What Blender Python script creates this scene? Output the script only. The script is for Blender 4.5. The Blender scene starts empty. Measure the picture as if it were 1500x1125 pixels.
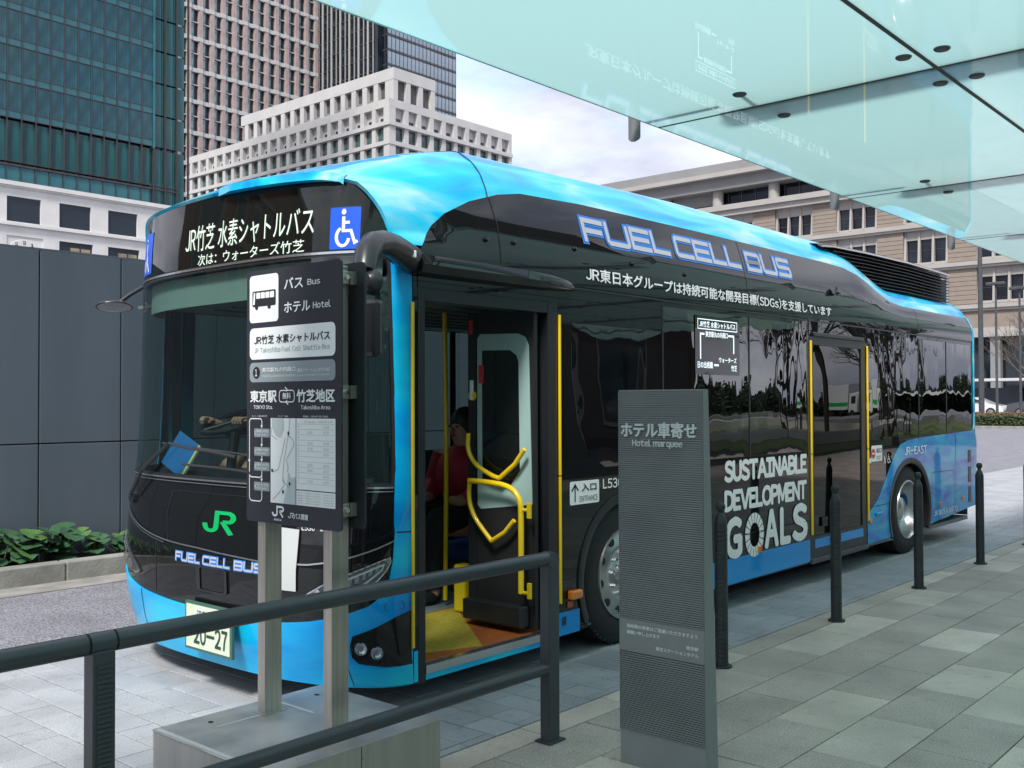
import bpy, bmesh, math, random
from mathutils import Vector, Matrix
from mathutils.geometry import delaunay_2d_cdt
from mathutils.bvhtree import BVHTree
random.seed(7)
R = math.radians
scn = bpy.context.scene
col = scn.collection

# ------------------------------------------------------------ camera, world, sun, exposure
cam = bpy.data.cameras.new("camera"); camo = bpy.data.objects.new("camera", cam); col.objects.link(camo)
cam.sensor_width = 36; cam.lens = 1480 / 1500 * 36; cam.clip_start = 0.05; cam.clip_end = 3000
yaw, pitch, roll = R(41.07), math.atan(28 / 1480), R(-0.21)
Fv = Vector((math.cos(pitch) * math.cos(yaw), math.cos(pitch) * math.sin(yaw), math.sin(pitch)))
Rv = Fv.cross(Vector((0, 0, 1))).normalized(); Uv = Rv.cross(Fv)
R2 = math.cos(roll) * Rv + math.sin(roll) * Uv; U2 = -math.sin(roll) * Rv + math.cos(roll) * Uv
m3 = Matrix((R2, U2, -Fv)).transposed()
camo.matrix_world = Matrix.Translation((-2.7, -3.71, 1.54)) @ m3.to_4x4()
scn.camera = camo

SUN_EL, SUN_AZ = 50, 205           # azimuth measured from +X towards +Y
w = bpy.data.worlds.new("World"); scn.world = w; w.use_nodes = True
nt = w.node_tree; nt.nodes.clear(); N = nt.nodes.new; L = nt.links.new
sky = N("ShaderNodeTexSky"); sky.sky_type = 'NISHITA'; sky.sun_disc = False
sky.sun_elevation = R(SUN_EL); sky.sun_rotation = R(90 - SUN_AZ)
sky.air_density = 1.0; sky.dust_density = 1.5
tc = N("ShaderNodeTexCoord"); mp = N("ShaderNodeMapping"); mp.inputs['Scale'].default_value = (1.2, 1.2, 3.2)
no = N("ShaderNodeTexNoise"); no.inputs['Scale'].default_value = 1.7; no.inputs['Detail'].default_value = 7; no.inputs['Roughness'].default_value = .55
cr = N("ShaderNodeValToRGB"); cr.color_ramp.elements[0].position = .25; cr.color_ramp.elements[1].position = .42
no2 = N("ShaderNodeTexNoise"); no2.inputs['Scale'].default_value = 3.0; no2.inputs['Detail'].default_value = 6
cr2 = N("ShaderNodeValToRGB")
cr2.color_ramp.elements[0].position = .38; cr2.color_ramp.elements[0].color = (.18, .195, .245, 1)
cr2.color_ramp.elements[1].position = .58; cr2.color_ramp.elements[1].color = (.37, .38, .42, 1)
bg1 = N("ShaderNodeBackground"); bg1.inputs[1].default_value = .13
bg2 = N("ShaderNodeBackground"); bg2.inputs[1].default_value = 1.0
mix = N("ShaderNodeMixShader"); out = N("ShaderNodeOutputWorld")
L(tc.outputs['Generated'], mp.inputs[0]); L(mp.outputs[0], no.inputs[0]); L(mp.outputs[0], no2.inputs[0])
L(no.outputs[0], cr.inputs[0]); L(no2.outputs[0], cr2.inputs[0]); L(sky.outputs[0], bg1.inputs[0]); L(cr2.outputs[0], bg2.inputs[0])
L(cr.outputs[0], mix.inputs[0]); L(bg1.outputs[0], mix.inputs[1]); L(bg2.outputs[0], mix.inputs[2]); L(mix.outputs[0], out.inputs[0])

sl = bpy.data.lights.new("sun", 'SUN'); sl.energy = 1.5; sl.angle = R(12); sl.color = (1, .97, .92)
so = bpy.data.objects.new("sun", sl); col.objects.link(so)
sd = Vector((math.cos(R(SUN_EL)) * math.cos(R(SUN_AZ)), math.cos(R(SUN_EL)) * math.sin(R(SUN_AZ)), math.sin(R(SUN_EL))))
so.rotation_euler = sd.to_track_quat('Z', 'Y').to_euler(); so.location = (0, 0, 40)
scn.view_settings.view_transform = 'Standard'; scn.view_settings.look = 'None'
scn.view_settings.exposure = 1.7; scn.view_settings.gamma = 1; scn.view_settings.use_curve_mapping = False
scn.cycles.max_bounces = 10; scn.cycles.transparent_max_bounces = 24; scn.cycles.glossy_bounces = 5
scn.cycles.use_denoising = True

# ------------------------------------------------------------ materials
def pm(name, c, rough=.5, metal=0, coat=0, spec=.5, var=0, vs=6, vstretch=(1, 1, 1), bump=0, bs=60, bstretch=(1, 1, 1), c2=None, coords='Object', ior=None, rvar=0):
    m = bpy.data.materials.new(name); m.use_nodes = True
    t = m.node_tree; b = t.nodes['Principled BSDF']
    b.inputs['Roughness'].default_value = rough; b.inputs['Metallic'].default_value = metal
    b.inputs['Coat Weight'].default_value = coat; b.inputs['Coat Roughness'].default_value = .03
    b.inputs['Specular IOR Level'].default_value = spec
    if ior: b.inputs['IOR'].default_value = ior
    b.inputs['Base Color'].default_value = (*c, 1)
    co = t.nodes.new("ShaderNodeTexCoord")
    if var or c2:
        mpn = t.nodes.new("ShaderNodeMapping"); mpn.inputs['Scale'].default_value = vstretch
        n = t.nodes.new("ShaderNodeTexNoise"); n.inputs['Scale'].default_value = vs; n.inputs['Detail'].default_value = 6
        r = t.nodes.new("ShaderNodeValToRGB")
        a, d = (c, c2) if c2 else (tuple(x * (1 - var) for x in c), tuple(min(1, x * (1 + var)) for x in c))
        r.color_ramp.elements[0].color = (*a, 1); r.color_ramp.elements[1].color = (*d, 1)
        r.color_ramp.elements[0].position = .35; r.color_ramp.elements[1].position = .65
        t.links.new(co.outputs[coords], mpn.inputs[0]); t.links.new(mpn.outputs[0], n.inputs[0]); t.links.new(n.outputs[0], r.inputs[0])
        t.links.new(r.outputs[0], b.inputs['Base Color'])
        if rvar:
            mr = t.nodes.new("ShaderNodeMapRange"); mr.inputs[3].default_value = rough - rvar; mr.inputs[4].default_value = rough + rvar
            t.links.new(n.outputs[0], mr.inputs[0]); t.links.new(mr.outputs[0], b.inputs['Roughness'])
    if bump:
        mb = t.nodes.new("ShaderNodeMapping"); mb.inputs['Scale'].default_value = bstretch
        n = t.nodes.new("ShaderNodeTexNoise"); n.inputs['Scale'].default_value = bs; n.inputs['Detail'].default_value = 4
        bp = t.nodes.new("ShaderNodeBump"); bp.inputs['Strength'].default_value = bump; bp.inputs['Distance'].default_value = .01
        t.links.new(co.outputs[coords], mb.inputs[0]); t.links.new(mb.outputs[0], n.inputs[0]); t.links.new(n.outputs[0], bp.inputs['Height']); t.links.new(bp.outputs[0], b.inputs['Normal'])
        if coat: t.links.new(bp.outputs[0], b.inputs['Coat Normal'])
    return m

def granite(name, c, var=.12, fine=.25, gs=150):
    """speckled stone: fine grains and soft blotches, and a tone of its own per piece"""
    m = bpy.data.materials.new(name); m.use_nodes = True; t = m.node_tree; b = t.nodes['Principled BSDF']
    co = t.nodes.new("ShaderNodeTexCoord"); gm = t.nodes.new("ShaderNodeNewGeometry")
    n1 = t.nodes.new("ShaderNodeTexNoise"); n1.inputs['Scale'].default_value = gs; n1.inputs['Detail'].default_value = 3; n1.inputs['Roughness'].default_value = .7
    n2 = t.nodes.new("ShaderNodeTexNoise"); n2.inputs['Scale'].default_value = 2.2; n2.inputs['Detail'].default_value = 6
    oi = t.nodes.new("ShaderNodeObjectInfo")
    def mr(src, lo, hi, a=.3, z=.7):
        x = t.nodes.new("ShaderNodeMapRange"); x.inputs[1].default_value = a; x.inputs[2].default_value = z
        x.inputs[3].default_value = lo; x.inputs[4].default_value = hi; t.links.new(src, x.inputs[0]); return x.outputs[0]
    a = mr(n1.outputs[0], 1 - fine, 1 + fine); c_ = mr(n2.outputs[0], .80, 1.12); d = mr(oi.outputs['Random'], 1 - var, 1 + var, 0, 1)
    def mul(x, y):
        q = t.nodes.new("ShaderNodeMath"); q.operation = 'MULTIPLY'; t.links.new(x, q.inputs[0]); t.links.new(y, q.inputs[1]); return q.outputs[0]
    n3 = t.nodes.new("ShaderNodeTexNoise"); n3.inputs['Scale'].default_value = 11; n3.inputs['Detail'].default_value = 3; t.links.new(gm.outputs['Position'], n3.inputs[0])
    v = mul(mul(mul(a, c_), d), mr(n3.outputs[0], 1.02, .80, .60, .74))
    vm = t.nodes.new("ShaderNodeVectorMath"); vm.operation = 'SCALE'; vm.inputs[0].default_value = c; t.links.new(v, vm.inputs['Scale'])
    t.links.new(gm.outputs['Position'], n1.inputs[0]); t.links.new(gm.outputs['Position'], n2.inputs[0])
    t.links.new(vm.outputs[0], b.inputs['Base Color']); b.inputs['Roughness'].default_value = .62
    bp = t.nodes.new("ShaderNodeBump"); bp.inputs['Strength'].default_value = .25; bp.inputs['Distance'].default_value = .004
    t.links.new(n1.outputs[0], bp.inputs['Height']); t.links.new(bp.outputs[0], b.inputs['Normal'])
    return m

def schlick(t, ior=1.5):
    """mirror share of a smooth surface, the same seen from either side"""
    f0 = ((ior - 1) / (ior + 1)) ** 2
    lw = t.nodes.new("ShaderNodeLayerWeight"); lw.inputs[0].default_value = .5
    pw = t.nodes.new("ShaderNodeMath"); pw.operation = 'POWER'; pw.inputs[1].default_value = 5
    ml = t.nodes.new("ShaderNodeMath"); ml.operation = 'MULTIPLY_ADD'; ml.inputs[1].default_value = 1 - f0; ml.inputs[2].default_value = f0
    t.links.new(lw.outputs['Facing'], pw.inputs[0]); t.links.new(pw.outputs[0], ml.inputs[0])
    return lw, ml.outputs[0]

def glass(name, tint, refl=.08, rough=.0, clear=.6, bump=0, bs=1.0, bstretch=(1, 1, 1), ior=1.5):
    """thin sheet of tinted glass: transparent body with a mirror surface"""
    m = bpy.data.materials.new(name); m.use_nodes = True; t = m.node_tree; t.nodes.clear()
    o = t.nodes.new("ShaderNodeOutputMaterial"); tr = t.nodes.new("ShaderNodeBsdfTransparent"); tr.inputs[0].default_value = (*[x * clear for x in tint], 1)
    gl = t.nodes.new("ShaderNodeBsdfGlossy"); gl.inputs['Roughness'].default_value = rough
    fr, fo = schlick(t, ior)
    ad = t.nodes.new("ShaderNodeMath"); ad.operation = 'ADD'; ad.use_clamp = True; ad.inputs[1].default_value = refl
    mx = t.nodes.new("ShaderNodeMixShader")
    t.links.new(fo, ad.inputs[0]); t.links.new(ad.outputs[0], mx.inputs[0]); t.links.new(tr.outputs[0], mx.inputs[1]); t.links.new(gl.outputs[0], mx.inputs[2]); t.links.new(mx.outputs[0], o.inputs[0])
    if bump:
        co = t.nodes.new("ShaderNodeTexCoord"); mb = t.nodes.new("ShaderNodeMapping"); mb.inputs['Scale'].default_value = bstretch
        n = t.nodes.new("ShaderNodeTexNoise"); n.inputs['Scale'].default_value = bs; n.inputs['Detail'].default_value = 1.5
        bp = t.nodes.new("ShaderNodeBump"); bp.inputs['Strength'].default_value = bump; bp.inputs['Distance'].default_value = .02
        t.links.new(co.outputs['Object'], mb.inputs[0]); t.links.new(mb.outputs[0], n.inputs[0]); t.links.new(n.outputs[0], bp.inputs['Height'])
        t.links.new(bp.outputs[0], gl.inputs['Normal']); t.links.new(bp.outputs[0], fr.inputs['Normal'])
    return m

def wrap_mat(name, stops, scale=(1, 1, 1), ns=1.6, dist=.6, rough=.16):
    """printed vinyl wrap: clouds drifting over blue"""
    m = bpy.data.materials.new(name); m.use_nodes = True; t = m.node_tree; b = t.nodes['Principled BSDF']
    co = t.nodes.new("ShaderNodeTexCoord"); mb = t.nodes.new("ShaderNodeMapping"); mb.inputs['Scale'].default_value = scale
    n = t.nodes.new("ShaderNodeTexNoise"); n.inputs['Scale'].default_value = ns; n.inputs['Detail'].default_value = 5; n.inputs['Roughness'].default_value = .45; n.inputs['Distortion'].default_value = dist
    r = t.nodes.new("ShaderNodeValToRGB")
    while len(r.color_ramp.elements) < len(stops): r.color_ramp.elements.new(.5)
    for e, (p, c) in zip(r.color_ramp.elements, stops): e.position = p; e.color = (*c, 1)
    t.links.new(co.outputs['Object'], mb.inputs[0]); t.links.new(mb.outputs[0], n.inputs[0]); t.links.new(n.outputs[0], r.inputs[0]); t.links.new(r.outputs[0], b.inputs['Base Color'])
    b.inputs['Roughness'].default_value = .4; b.inputs['Specular IOR Level'].default_value = .15; b.inputs['Coat Weight'].default_value = .6; b.inputs['Coat Roughness'].default_value = .04
    return m

def emis(name, c, s):
    m = bpy.data.materials.new(name); m.use_nodes = True; b = m.node_tree.nodes['Principled BSDF']
    b.inputs['Base Color'].default_value = (.02, .02, .02, 1); b.inputs['Emission Color'].default_value = (*c, 1); b.inputs['Emission Strength'].default_value = s
    return m

# ------------------------------------------------------------ mesh helpers
class MB:
    def __init__(s): s.v = []; s.f = []
    def add(s, vs, fs):
        o = len(s.v); s.v += [tuple(v) for v in vs]; s.f += [tuple(i + o for i in f) for f in fs]; return s
    def box(s, a, b):
        (x0, y0, z0), (x1, y1, z1) = a, b
        return s.add([(x0, y0, z0), (x1, y0, z0), (x1, y1, z0), (x0, y1, z0), (x0, y0, z1), (x1, y0, z1), (x1, y1, z1), (x0, y1, z1)],
                     [(0, 3, 2, 1), (4, 5, 6, 7), (0, 1, 5, 4), (1, 2, 6, 5), (2, 3, 7, 6), (3, 0, 4, 7)])
    def bbox(s, a, b, r=.01):
        """box with chamfered edges"""
        (x0, y0, z0), (x1, y1, z1) = a, b
        bm = bmesh.new(); bmesh.ops.create_cube(bm, size=1)
        for v in bm.verts: v.co = Vector((x0 + (v.co.x + .5) * (x1 - x0), y0 + (v.co.y + .5) * (y1 - y0), z0 + (v.co.z + .5) * (z1 - z0)))
        bmesh.ops.bevel(bm, geom=list(bm.edges), offset=r, segments=2, affect='EDGES', profile=.5)
        bm.verts.index_update(); s.add([v.co[:] for v in bm.verts], [[v.index for v in f.verts] for f in bm.faces]); bm.free(); return s
    def prism(s, poly, axis, a, b):
        """extrude a 2D polygon along axis 0/1/2 from a to b; poly coords are the two other axes in order"""
        n = len(poly)
        def P(p, t):
            q = list(p); q.insert(axis, t); return tuple(q)
        s.add([P(p, a) for p in poly] + [P(p, b) for p in poly], [tuple(range(n)), tuple(range(2 * n - 1, n - 1, -1))] + [(i, (i + 1) % n + 0, n + (i + 1) % n, n + i) for i in range(n)])
        return s
    def tube(s, pts, r, n=10, caps=True, r1=None):
        pts = [Vector(p) for p in pts]; rings = []
        up = None
        for i, p in enumerate(pts):
            d = (pts[min(i + 1, len(pts) - 1)] - pts[max(i - 1, 0)]).normalized()
            if up is None:
                up = Vector((0, 0, 1)) if abs(d.z) < .9 else Vector((1, 0, 0))
            sx = d.cross(up).normalized(); up = sx.cross(d).normalized()
            rr = r if r1 is None else r + (r1 - r) * i / (len(pts) - 1)
            if isinstance(r, (list, tuple)): rr = r[i]
            rings.append([p + rr * (math.cos(2 * math.pi * k / n) * sx + math.sin(2 * math.pi * k / n) * up) for k in range(n)])
        vs = [v for q in rings for v in q]; fs = []
        for i in range(len(rings) - 1):
            for k in range(n): fs.append((i * n + k, i * n + (k + 1) % n, (i + 1) * n + (k + 1) % n, (i + 1) * n + k))
        if caps: fs += [tuple(range(n - 1, -1, -1)), tuple(range((len(rings) - 1) * n, len(rings) * n))]
        return s.add(vs, fs)
    def lathe(s, prof, c=(0, 0, 0), axis=2, n=24, close=True):
        vs = []; fs = []
        for (r, h) in prof:
            for k in range(n):
                a = 2 * math.pi * k / n; p = [r * math.cos(a), r * math.sin(a)]
                p.insert(axis, h); vs.append((p[0] + c[0], p[1] + c[1], p[2] + c[2]))
        for i in range(len(prof) - 1):
            for k in range(n): fs.append((i * n + k, i * n + (k + 1) % n, (i + 1) * n + (k + 1) % n, (i + 1) * n + k))
        if close:
            fs += [tuple(range(n - 1, -1, -1)), tuple(range((len(prof) - 1) * n, len(prof) * n))]
        return s.add(vs, fs)
    def mesh(s, name):
        me = bpy.data.meshes.new(name); me.from_pydata(s.v, [], s.f); me.update(); return me
    def build(s, name, mat=None, parent=None, loc=None, smooth=False, label=None):
        me = s.mesh(name)
        bm = bmesh.new(); bm.from_mesh(me); bmesh.ops.recalc_face_normals(bm, faces=bm.faces); bm.to_mesh(me); bm.free()
        return link(name, me, mat, parent, loc, smooth, label)

def link(name, me, mat=None, parent=None, loc=None, smooth=False, label=None):
    o = bpy.data.objects.new(name, me); col.objects.link(o)
    if mat and not me.materials: me.materials.append(mat)
    if parent: o.parent = parent
    if loc: o.location = loc
    if smooth:
        me.polygons.foreach_set('use_smooth', [True] * len(me.polygons))
        try: me.set_sharp_from_angle(angle=R(35))
        except Exception: pass
    if label: o['label'] = label
    return o
def tag(o, label, cat, group=None, kind=None):
    o['label'] = label; o['category'] = cat
    if group: o['group'] = group
    if kind: o['kind'] = kind
    return o
def thing(name, label, cat, loc=(0, 0, 0), rz=0, group=None):
    o = bpy.data.objects.new(name, None); col.objects.link(o); o.location = loc; o.rotation_euler = (0, 0, rz); o.empty_display_size = .1
    return tag(o, label, cat, group)
def struct(o): o['kind'] = 'structure'; return o
def stuff(o): o['kind'] = 'stuff'; return o
def copy_tree(o, parent=None):
    c = o.copy(); col.objects.link(c); c.parent = parent
    for ch in list(o.children): copy_tree(ch, c)
    return c

# ------------------------------------------------------------ text
_dg = None
_gl = {}
def glyph(ch):
    if ch not in _gl:
        k = chr(ord(ch) + 0xFEE0) if 0x21 <= ord(ch) <= 0x7e else ch
        cu = bpy.data.curves.new('lettering', 'FONT'); cu.body = '一' + k; cu.resolution_u = 3
        ob = bpy.data.objects.new('lettering', cu); me = ob.to_mesh()
        vs = [v.co.copy() for v in me.vertices]; fs = [tuple(q.vertices) for q in me.polygons]
        ob.to_mesh_clear(); bpy.data.objects.remove(ob); bpy.data.curves.remove(cu)
        used = sorted({i for f in fs if min(vs[j].x for j in f) > 1.0 - 1e-3 or True for i in f})
        # drop the reference bar in front (everything left of one em)
        keep = [f for f in fs if max(vs[j].x for j in f) > 1.0]
        used = sorted({i for f in keep for i in f}); mp_ = {k_: i for i, k_ in enumerate(used)}
        _gl[ch] = ([(vs[i].x - 1.0, vs[i].y) for i in used], [tuple(mp_[i] for i in f) for f in keep])
    return _gl[ch]
GAP = [.05]
def text_geo(s, bold=0.0):
    V = []; F = []; x = 0
    for ch in s:
        if ch == ' ': x += .30; continue
        gv_, gf_ = glyph(ch)
        if not gv_: x += .5; continue
        a = min(q[0] for q in gv_); b = max(q[0] for q in gv_)
        o = len(V)
        if ord(ch) < 0x7f: V += [(q[0] - a + x + GAP[0], q[1]) for q in gv_]; adv = b - a + 2 * GAP[0]
        else: V += [(q[0] + x, q[1]) for q in gv_]; adv = 1.0
        F += [tuple(i + o for i in f) for f in gf_]; x += adv
    x0 = min(v[0] for v in V); x1 = max(v[0] for v in V); y0 = min(v[1] for v in V); y1 = max(v[1] for v in V)
    return [((v[0] - x0) / (x1 - x0), (v[1] - y0) / (y1 - y0)) for v in V], F, (x1 - x0) / (y1 - y0)
def put_text(name, s, fmap, u0, v0, wd, h, mat, parent, off=.004, bold=0.0, shear=0):
    """lettering; a heavier weight is printed as the same outline laid down several times a hair apart"""
    vs, fs, ar = text_geo(s)
    if wd is None: wd = h * ar
    n = max(1, len(s)); d = bold * 1.0
    sh = [(0, 0)] if not bold else [(0, 0), (d, 0), (-d, 0), (0, d), (0, -d), (.7 * d, .7 * d), (-.7 * d, .7 * d), (.7 * d, -.7 * d), (-.7 * d, -.7 * d)]
    k = .0 if not bold else d * h
    wx = wd - 2 * k * STRETCH; hy = h - 2 * k
    P = []; F = []; ku = wd / max(1e-6, h * ar)
    for j, (dx, dy) in enumerate(sh):
        o = len(P)
        for (a, b) in vs: P.append(tuple(fmap(u0 + k * STRETCH + a * wx + dx * h * min(ku, 1.6) + shear * b * h, v0 + k + b * hy + dy * h, off + j * .00012)))
        F += [tuple(i + o for i in f) for f in fs]
    me = bpy.data.meshes.new(name); me.from_pydata(P, [], F); me.update()
    return link(name, me, mat, parent)
STRETCH = 1.0
def stroke_geo(paths, wdt):
    vs = []; fs = []
    for path in paths:
        if len(path[0]) == 3: pass
        n = len(path); o = len(vs)
        for i, p in enumerate(path):
            p = Vector(p[:2]); a = Vector(path[max(i - 1, 0)][:2]); b = Vector(path[min(i + 1, n - 1)][:2])
            if (path[0][:2] == path[-1][:2]) and i in (0, n - 1): a = Vector(path[-2][:2]); b = Vector(path[1][:2])
            d1 = (p - a).normalized() if (p - a).length > 1e-9 else (b - p).normalized()
            d2 = (b - p).normalized() if (b - p).length > 1e-9 else d1
            d = (d1 + d2).normalized(); nrm = Vector((-d.y, d.x)); k = 1 / max(.5, d.dot(d1))
            vs += [p + nrm * wdt / 2 * k, p - nrm * wdt / 2 * k]
        for i in range(n - 1): fs.append((o + 2 * i, o + 2 * i + 1, o + 2 * i + 3, o + 2 * i + 2))
    return vs, fs
def put_stroke(name, paths, wdt, fmap, mat, parent, off=.004, scale=(1, 1), at=(0, 0)):
    vs, fs = stroke_geo([[(x * scale[0] + at[0], y * scale[1] + at[1]) for x, y in p] for p in paths], wdt)
    me = bpy.data.meshes.new(name); me.from_pydata([tuple(fmap(v.x, v.y, off)) for v in vs], [], fs); me.update()
    return link(name, me, mat, parent)
def arc(cx, cy, r, a0, a1, n=12, ry=None):
    ry = ry or r
    return [(cx + r * math.cos(R(a0 + (a1 - a0) * i / n)), cy + ry * math.sin(R(a0 + (a1 - a0) * i / n))) for i in range(n + 1)]
def rrect(x0, y0, x1, y1, r, n=5):
    return arc(x1 - r, y1 - r, r, 0, 90, n) + arc(x0 + r, y1 - r, r, 90, 180, n) + arc(x0 + r, y0 + r, r, 180, 270, n) + arc(x1 - r, y0 + r, r, 270, 360, n)
def ringpath(p): return p + [p[0]]

# ------------------------------------------------------------ sheets cut from a mapped surface
def inside(p, poly):
    x, y = p; c = False; n = len(poly)
    for i in range(n):
        x1, y1 = poly[i]; x2, y2 = poly[(i + 1) % n]
        if (y1 > y) != (y2 > y) and x < (x2 - x1) * (y - y1) / (y2 - y1) + x1: c = not c
    return c
def dens(poly, su, sv):
    o = []
    for i, (x, y) in enumerate(poly):
        x2, y2 = poly[(i + 1) % len(poly)]
        k = max(1, int(math.ceil(max(abs(x2 - x) / su, abs(y2 - y) / sv))))
        for j in range(k): o.append((x + (x2 - x) * j / k, y + (y2 - y) * j / k))
    return o
def sheet(name, outline, fmap, mat, parent, holes=(), su=.15, sv=.15, off=0.0, thick=.012, smooth=True, label=None, offf=None):
    loops = [dens(outline, su, sv)] + [dens(h, su, sv) for h in holes]
    vs = []; ed = []
    for lp in loops:
        o = len(vs); vs += [Vector(p) for p in lp]; ed += [(o + i, o + (i + 1) % len(lp)) for i in range(len(lp))]
    xs = [p[0] for p in outline]; ys = [p[1] for p in outline]
    nx = int((max(xs) - min(xs)) / su); ny = int((max(ys) - min(ys)) / sv)
    for i in range(1, nx + 1):
        for j in range(1, ny + 1):
            q = (min(xs) + (max(xs) - min(xs)) * (i + .013) / (nx + 1), min(ys) + (max(ys) - min(ys)) * (j + .017) / (ny + 1))
            if inside(q, outline) and not any(inside(q, h) for h in holes): vs.append(Vector(q))
    V, E_, F_, *_r = delaunay_2d_cdt(vs, ed, [], 0, 1e-5)
    keep = []
    for f in F_:
        c = (sum(V[i].x for i in f) / len(f), sum(V[i].y for i in f) / len(f))
        if inside(c, outline) and not any(inside(c, h) for h in holes): keep.append(tuple(f))
    used = sorted({i for f in keep for i in f}); mpi = {k: i for i, k in enumerate(used)}
    g = (lambda u, v: off + offf(u, v)) if offf else (lambda u, v: off)
    top = [tuple(fmap(V[k].x, V[k].y, g(V[k].x, V[k].y))) for k in used]
    fs = [tuple(mpi[i] for i in f) for f in keep]
    n = len(top)
    if thick:
        bot = [tuple(fmap(V[k].x, V[k].y, g(V[k].x, V[k].y) - thick)) for k in used]
        cnt = {}
        for f in fs:
            for i in range(len(f)):
                e = (f[i], f[(i + 1) % len(f)]); cnt[e] = 1
        side = [(b, a, a + n, b + n) for (a, b) in cnt if (b, a) not in cnt]
        allv = top + bot; allf = fs + [tuple(reversed([i + n for i in f])) for f in fs] + side
    else: allv = top; allf = fs
    me = bpy.data.meshes.new(name); me.from_pydata(allv, [], allf); me.update()
    bm = bmesh.new(); bm.from_mesh(me); bmesh.ops.recalc_face_normals(bm, faces=bm.faces); bm.to_mesh(me); bm.free()
    return link(name, me, mat, parent, None, smooth, label)
def plane_map(o, eu, ev, en):
    o, eu, ev, en = map(Vector, (o, eu, ev, en))
    return lambda u, v, off=0: o + eu * u + ev * v + en * off
# ------------------------------------------------------------ palette
M = {}
M['asphalt'] = granite('asphalt', (.20, .20, .225), 0, 1.0, 75)
M['asphalt'].node_tree.nodes['Principled BSDF'].inputs['Roughness'].default_value = .8
M['bed'] = pm('joint bed', (.035, .035, .035), .95)
M['paver'] = granite('grey granite paver', (.35, .36, .38), .09, .38)
M['slab_dark'] = granite('dark granite slab', (.43, .37, .325), .10, .5)
M['slab_light'] = granite('light granite slab', (.58, .50, .43), .09, .35)
M['concrete'] = pm('kerb concrete', (.24, .24, .22), .85, var=.25, vs=3, bump=.4, bs=40)
M['gutter'] = pm('gutter concrete', (.26, .25, .23), .85, var=.2, vs=4, bump=.3, bs=60)
M['soil'] = pm('soil', (.05, .035, .022), .95, var=.4, vs=20, bump=1, bs=40)
M['disc'] = pm('grey fixing disc', (.10, .11, .115), .4)
M['tube'] = pm('grey tube', (.16, .16, .17), .45)
M['hoard'] = pm('grey painted panel', (.085, .108, .13), .42, var=.09, vs=1.1, vstretch=(1.5, 1, .25), bump=.03, bs=2, rvar=.08)
M['dark_steel'] = pm('dark grey painted steel', (.060, .066, .072), .42, var=.12, vs=5, rvar=.08)
M['dark_plain'] = pm('black recess', (.012, .012, .013), .6)
M['stainless'] = pm('brushed stainless steel', (.56, .52, .46), .36, metal=.75, var=.13, vs=4, vstretch=(18, 18, .5), bump=.08, bs=30, bstretch=(20, 20, .6), rvar=.08)
M['stainless_top'] = pm('worn steel plate', (.58, .58, .56), .40, metal=.6, var=.18, vs=5, rvar=.12, bump=.04, bs=12)
M['stainless_side'] = pm('hairline steel cladding', (.50, .475, .44), .44, metal=.6, var=.10, vs=3, vstretch=(8, 8, .4), rvar=.06)
M['steel_chrome'] = pm('polished metal', (.75, .75, .75), .12, metal=1)
M['tape'] = pm('white tape', (.62, .62, .60), .6)
M['board'] = pm('charcoal sign board', (.030, .030, .040), .45)
M['board_back'] = pm('dark board back', (.03, .034, .04), .5)
M['white_print'] = pm('white print', (.80, .82, .82), .5)
M['grey_print'] = pm('grey print', (.26, .30, .33), .5)
M['lightgrey_print'] = pm('pale map print', (.50, .56, .57), .5)
M['black_print'] = pm('black print', (.02, .02, .025), .5)
M['marquee'] = pm('anodised grey metal', (.27, .28, .285), .42, metal=.2, var=.06, vs=6)
M['marquee_rib'] = pm('grey metal slats', (.25, .26, .265), .45, metal=.1, var=.08, vs=5)
M['letter_metal'] = pm('raised metal letters', (.66, .67, .67), .35)

# ------------------------------------------------------------ ground
def quad(name, x0, y0, x1, y1, z, mat, kind=None):
    o = MB().add([(x0, y0, z), (x1, y0, z), (x1, y1, z), (x0, y1, z)], [(0, 1, 2, 3)]).build(name, mat)
    if kind: o['kind'] = kind
    return o
quad('ground', -900, -900, 1500, 1500, -.03, pm('distant ground', (.13, .13, .13), .9, var=.1, vs=.3), 'structure')
quad('road', -60, 2.93, 400, 200, -.004, M['asphalt'], 'structure')
pav = quad('pavement', -14, -.56, 60, 2.93, -.012, M['bed'], 'structure')
wal = quad('sidewalk', -14, -16, 60, -.56, -.012, M['bed'], 'structure')

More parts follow.
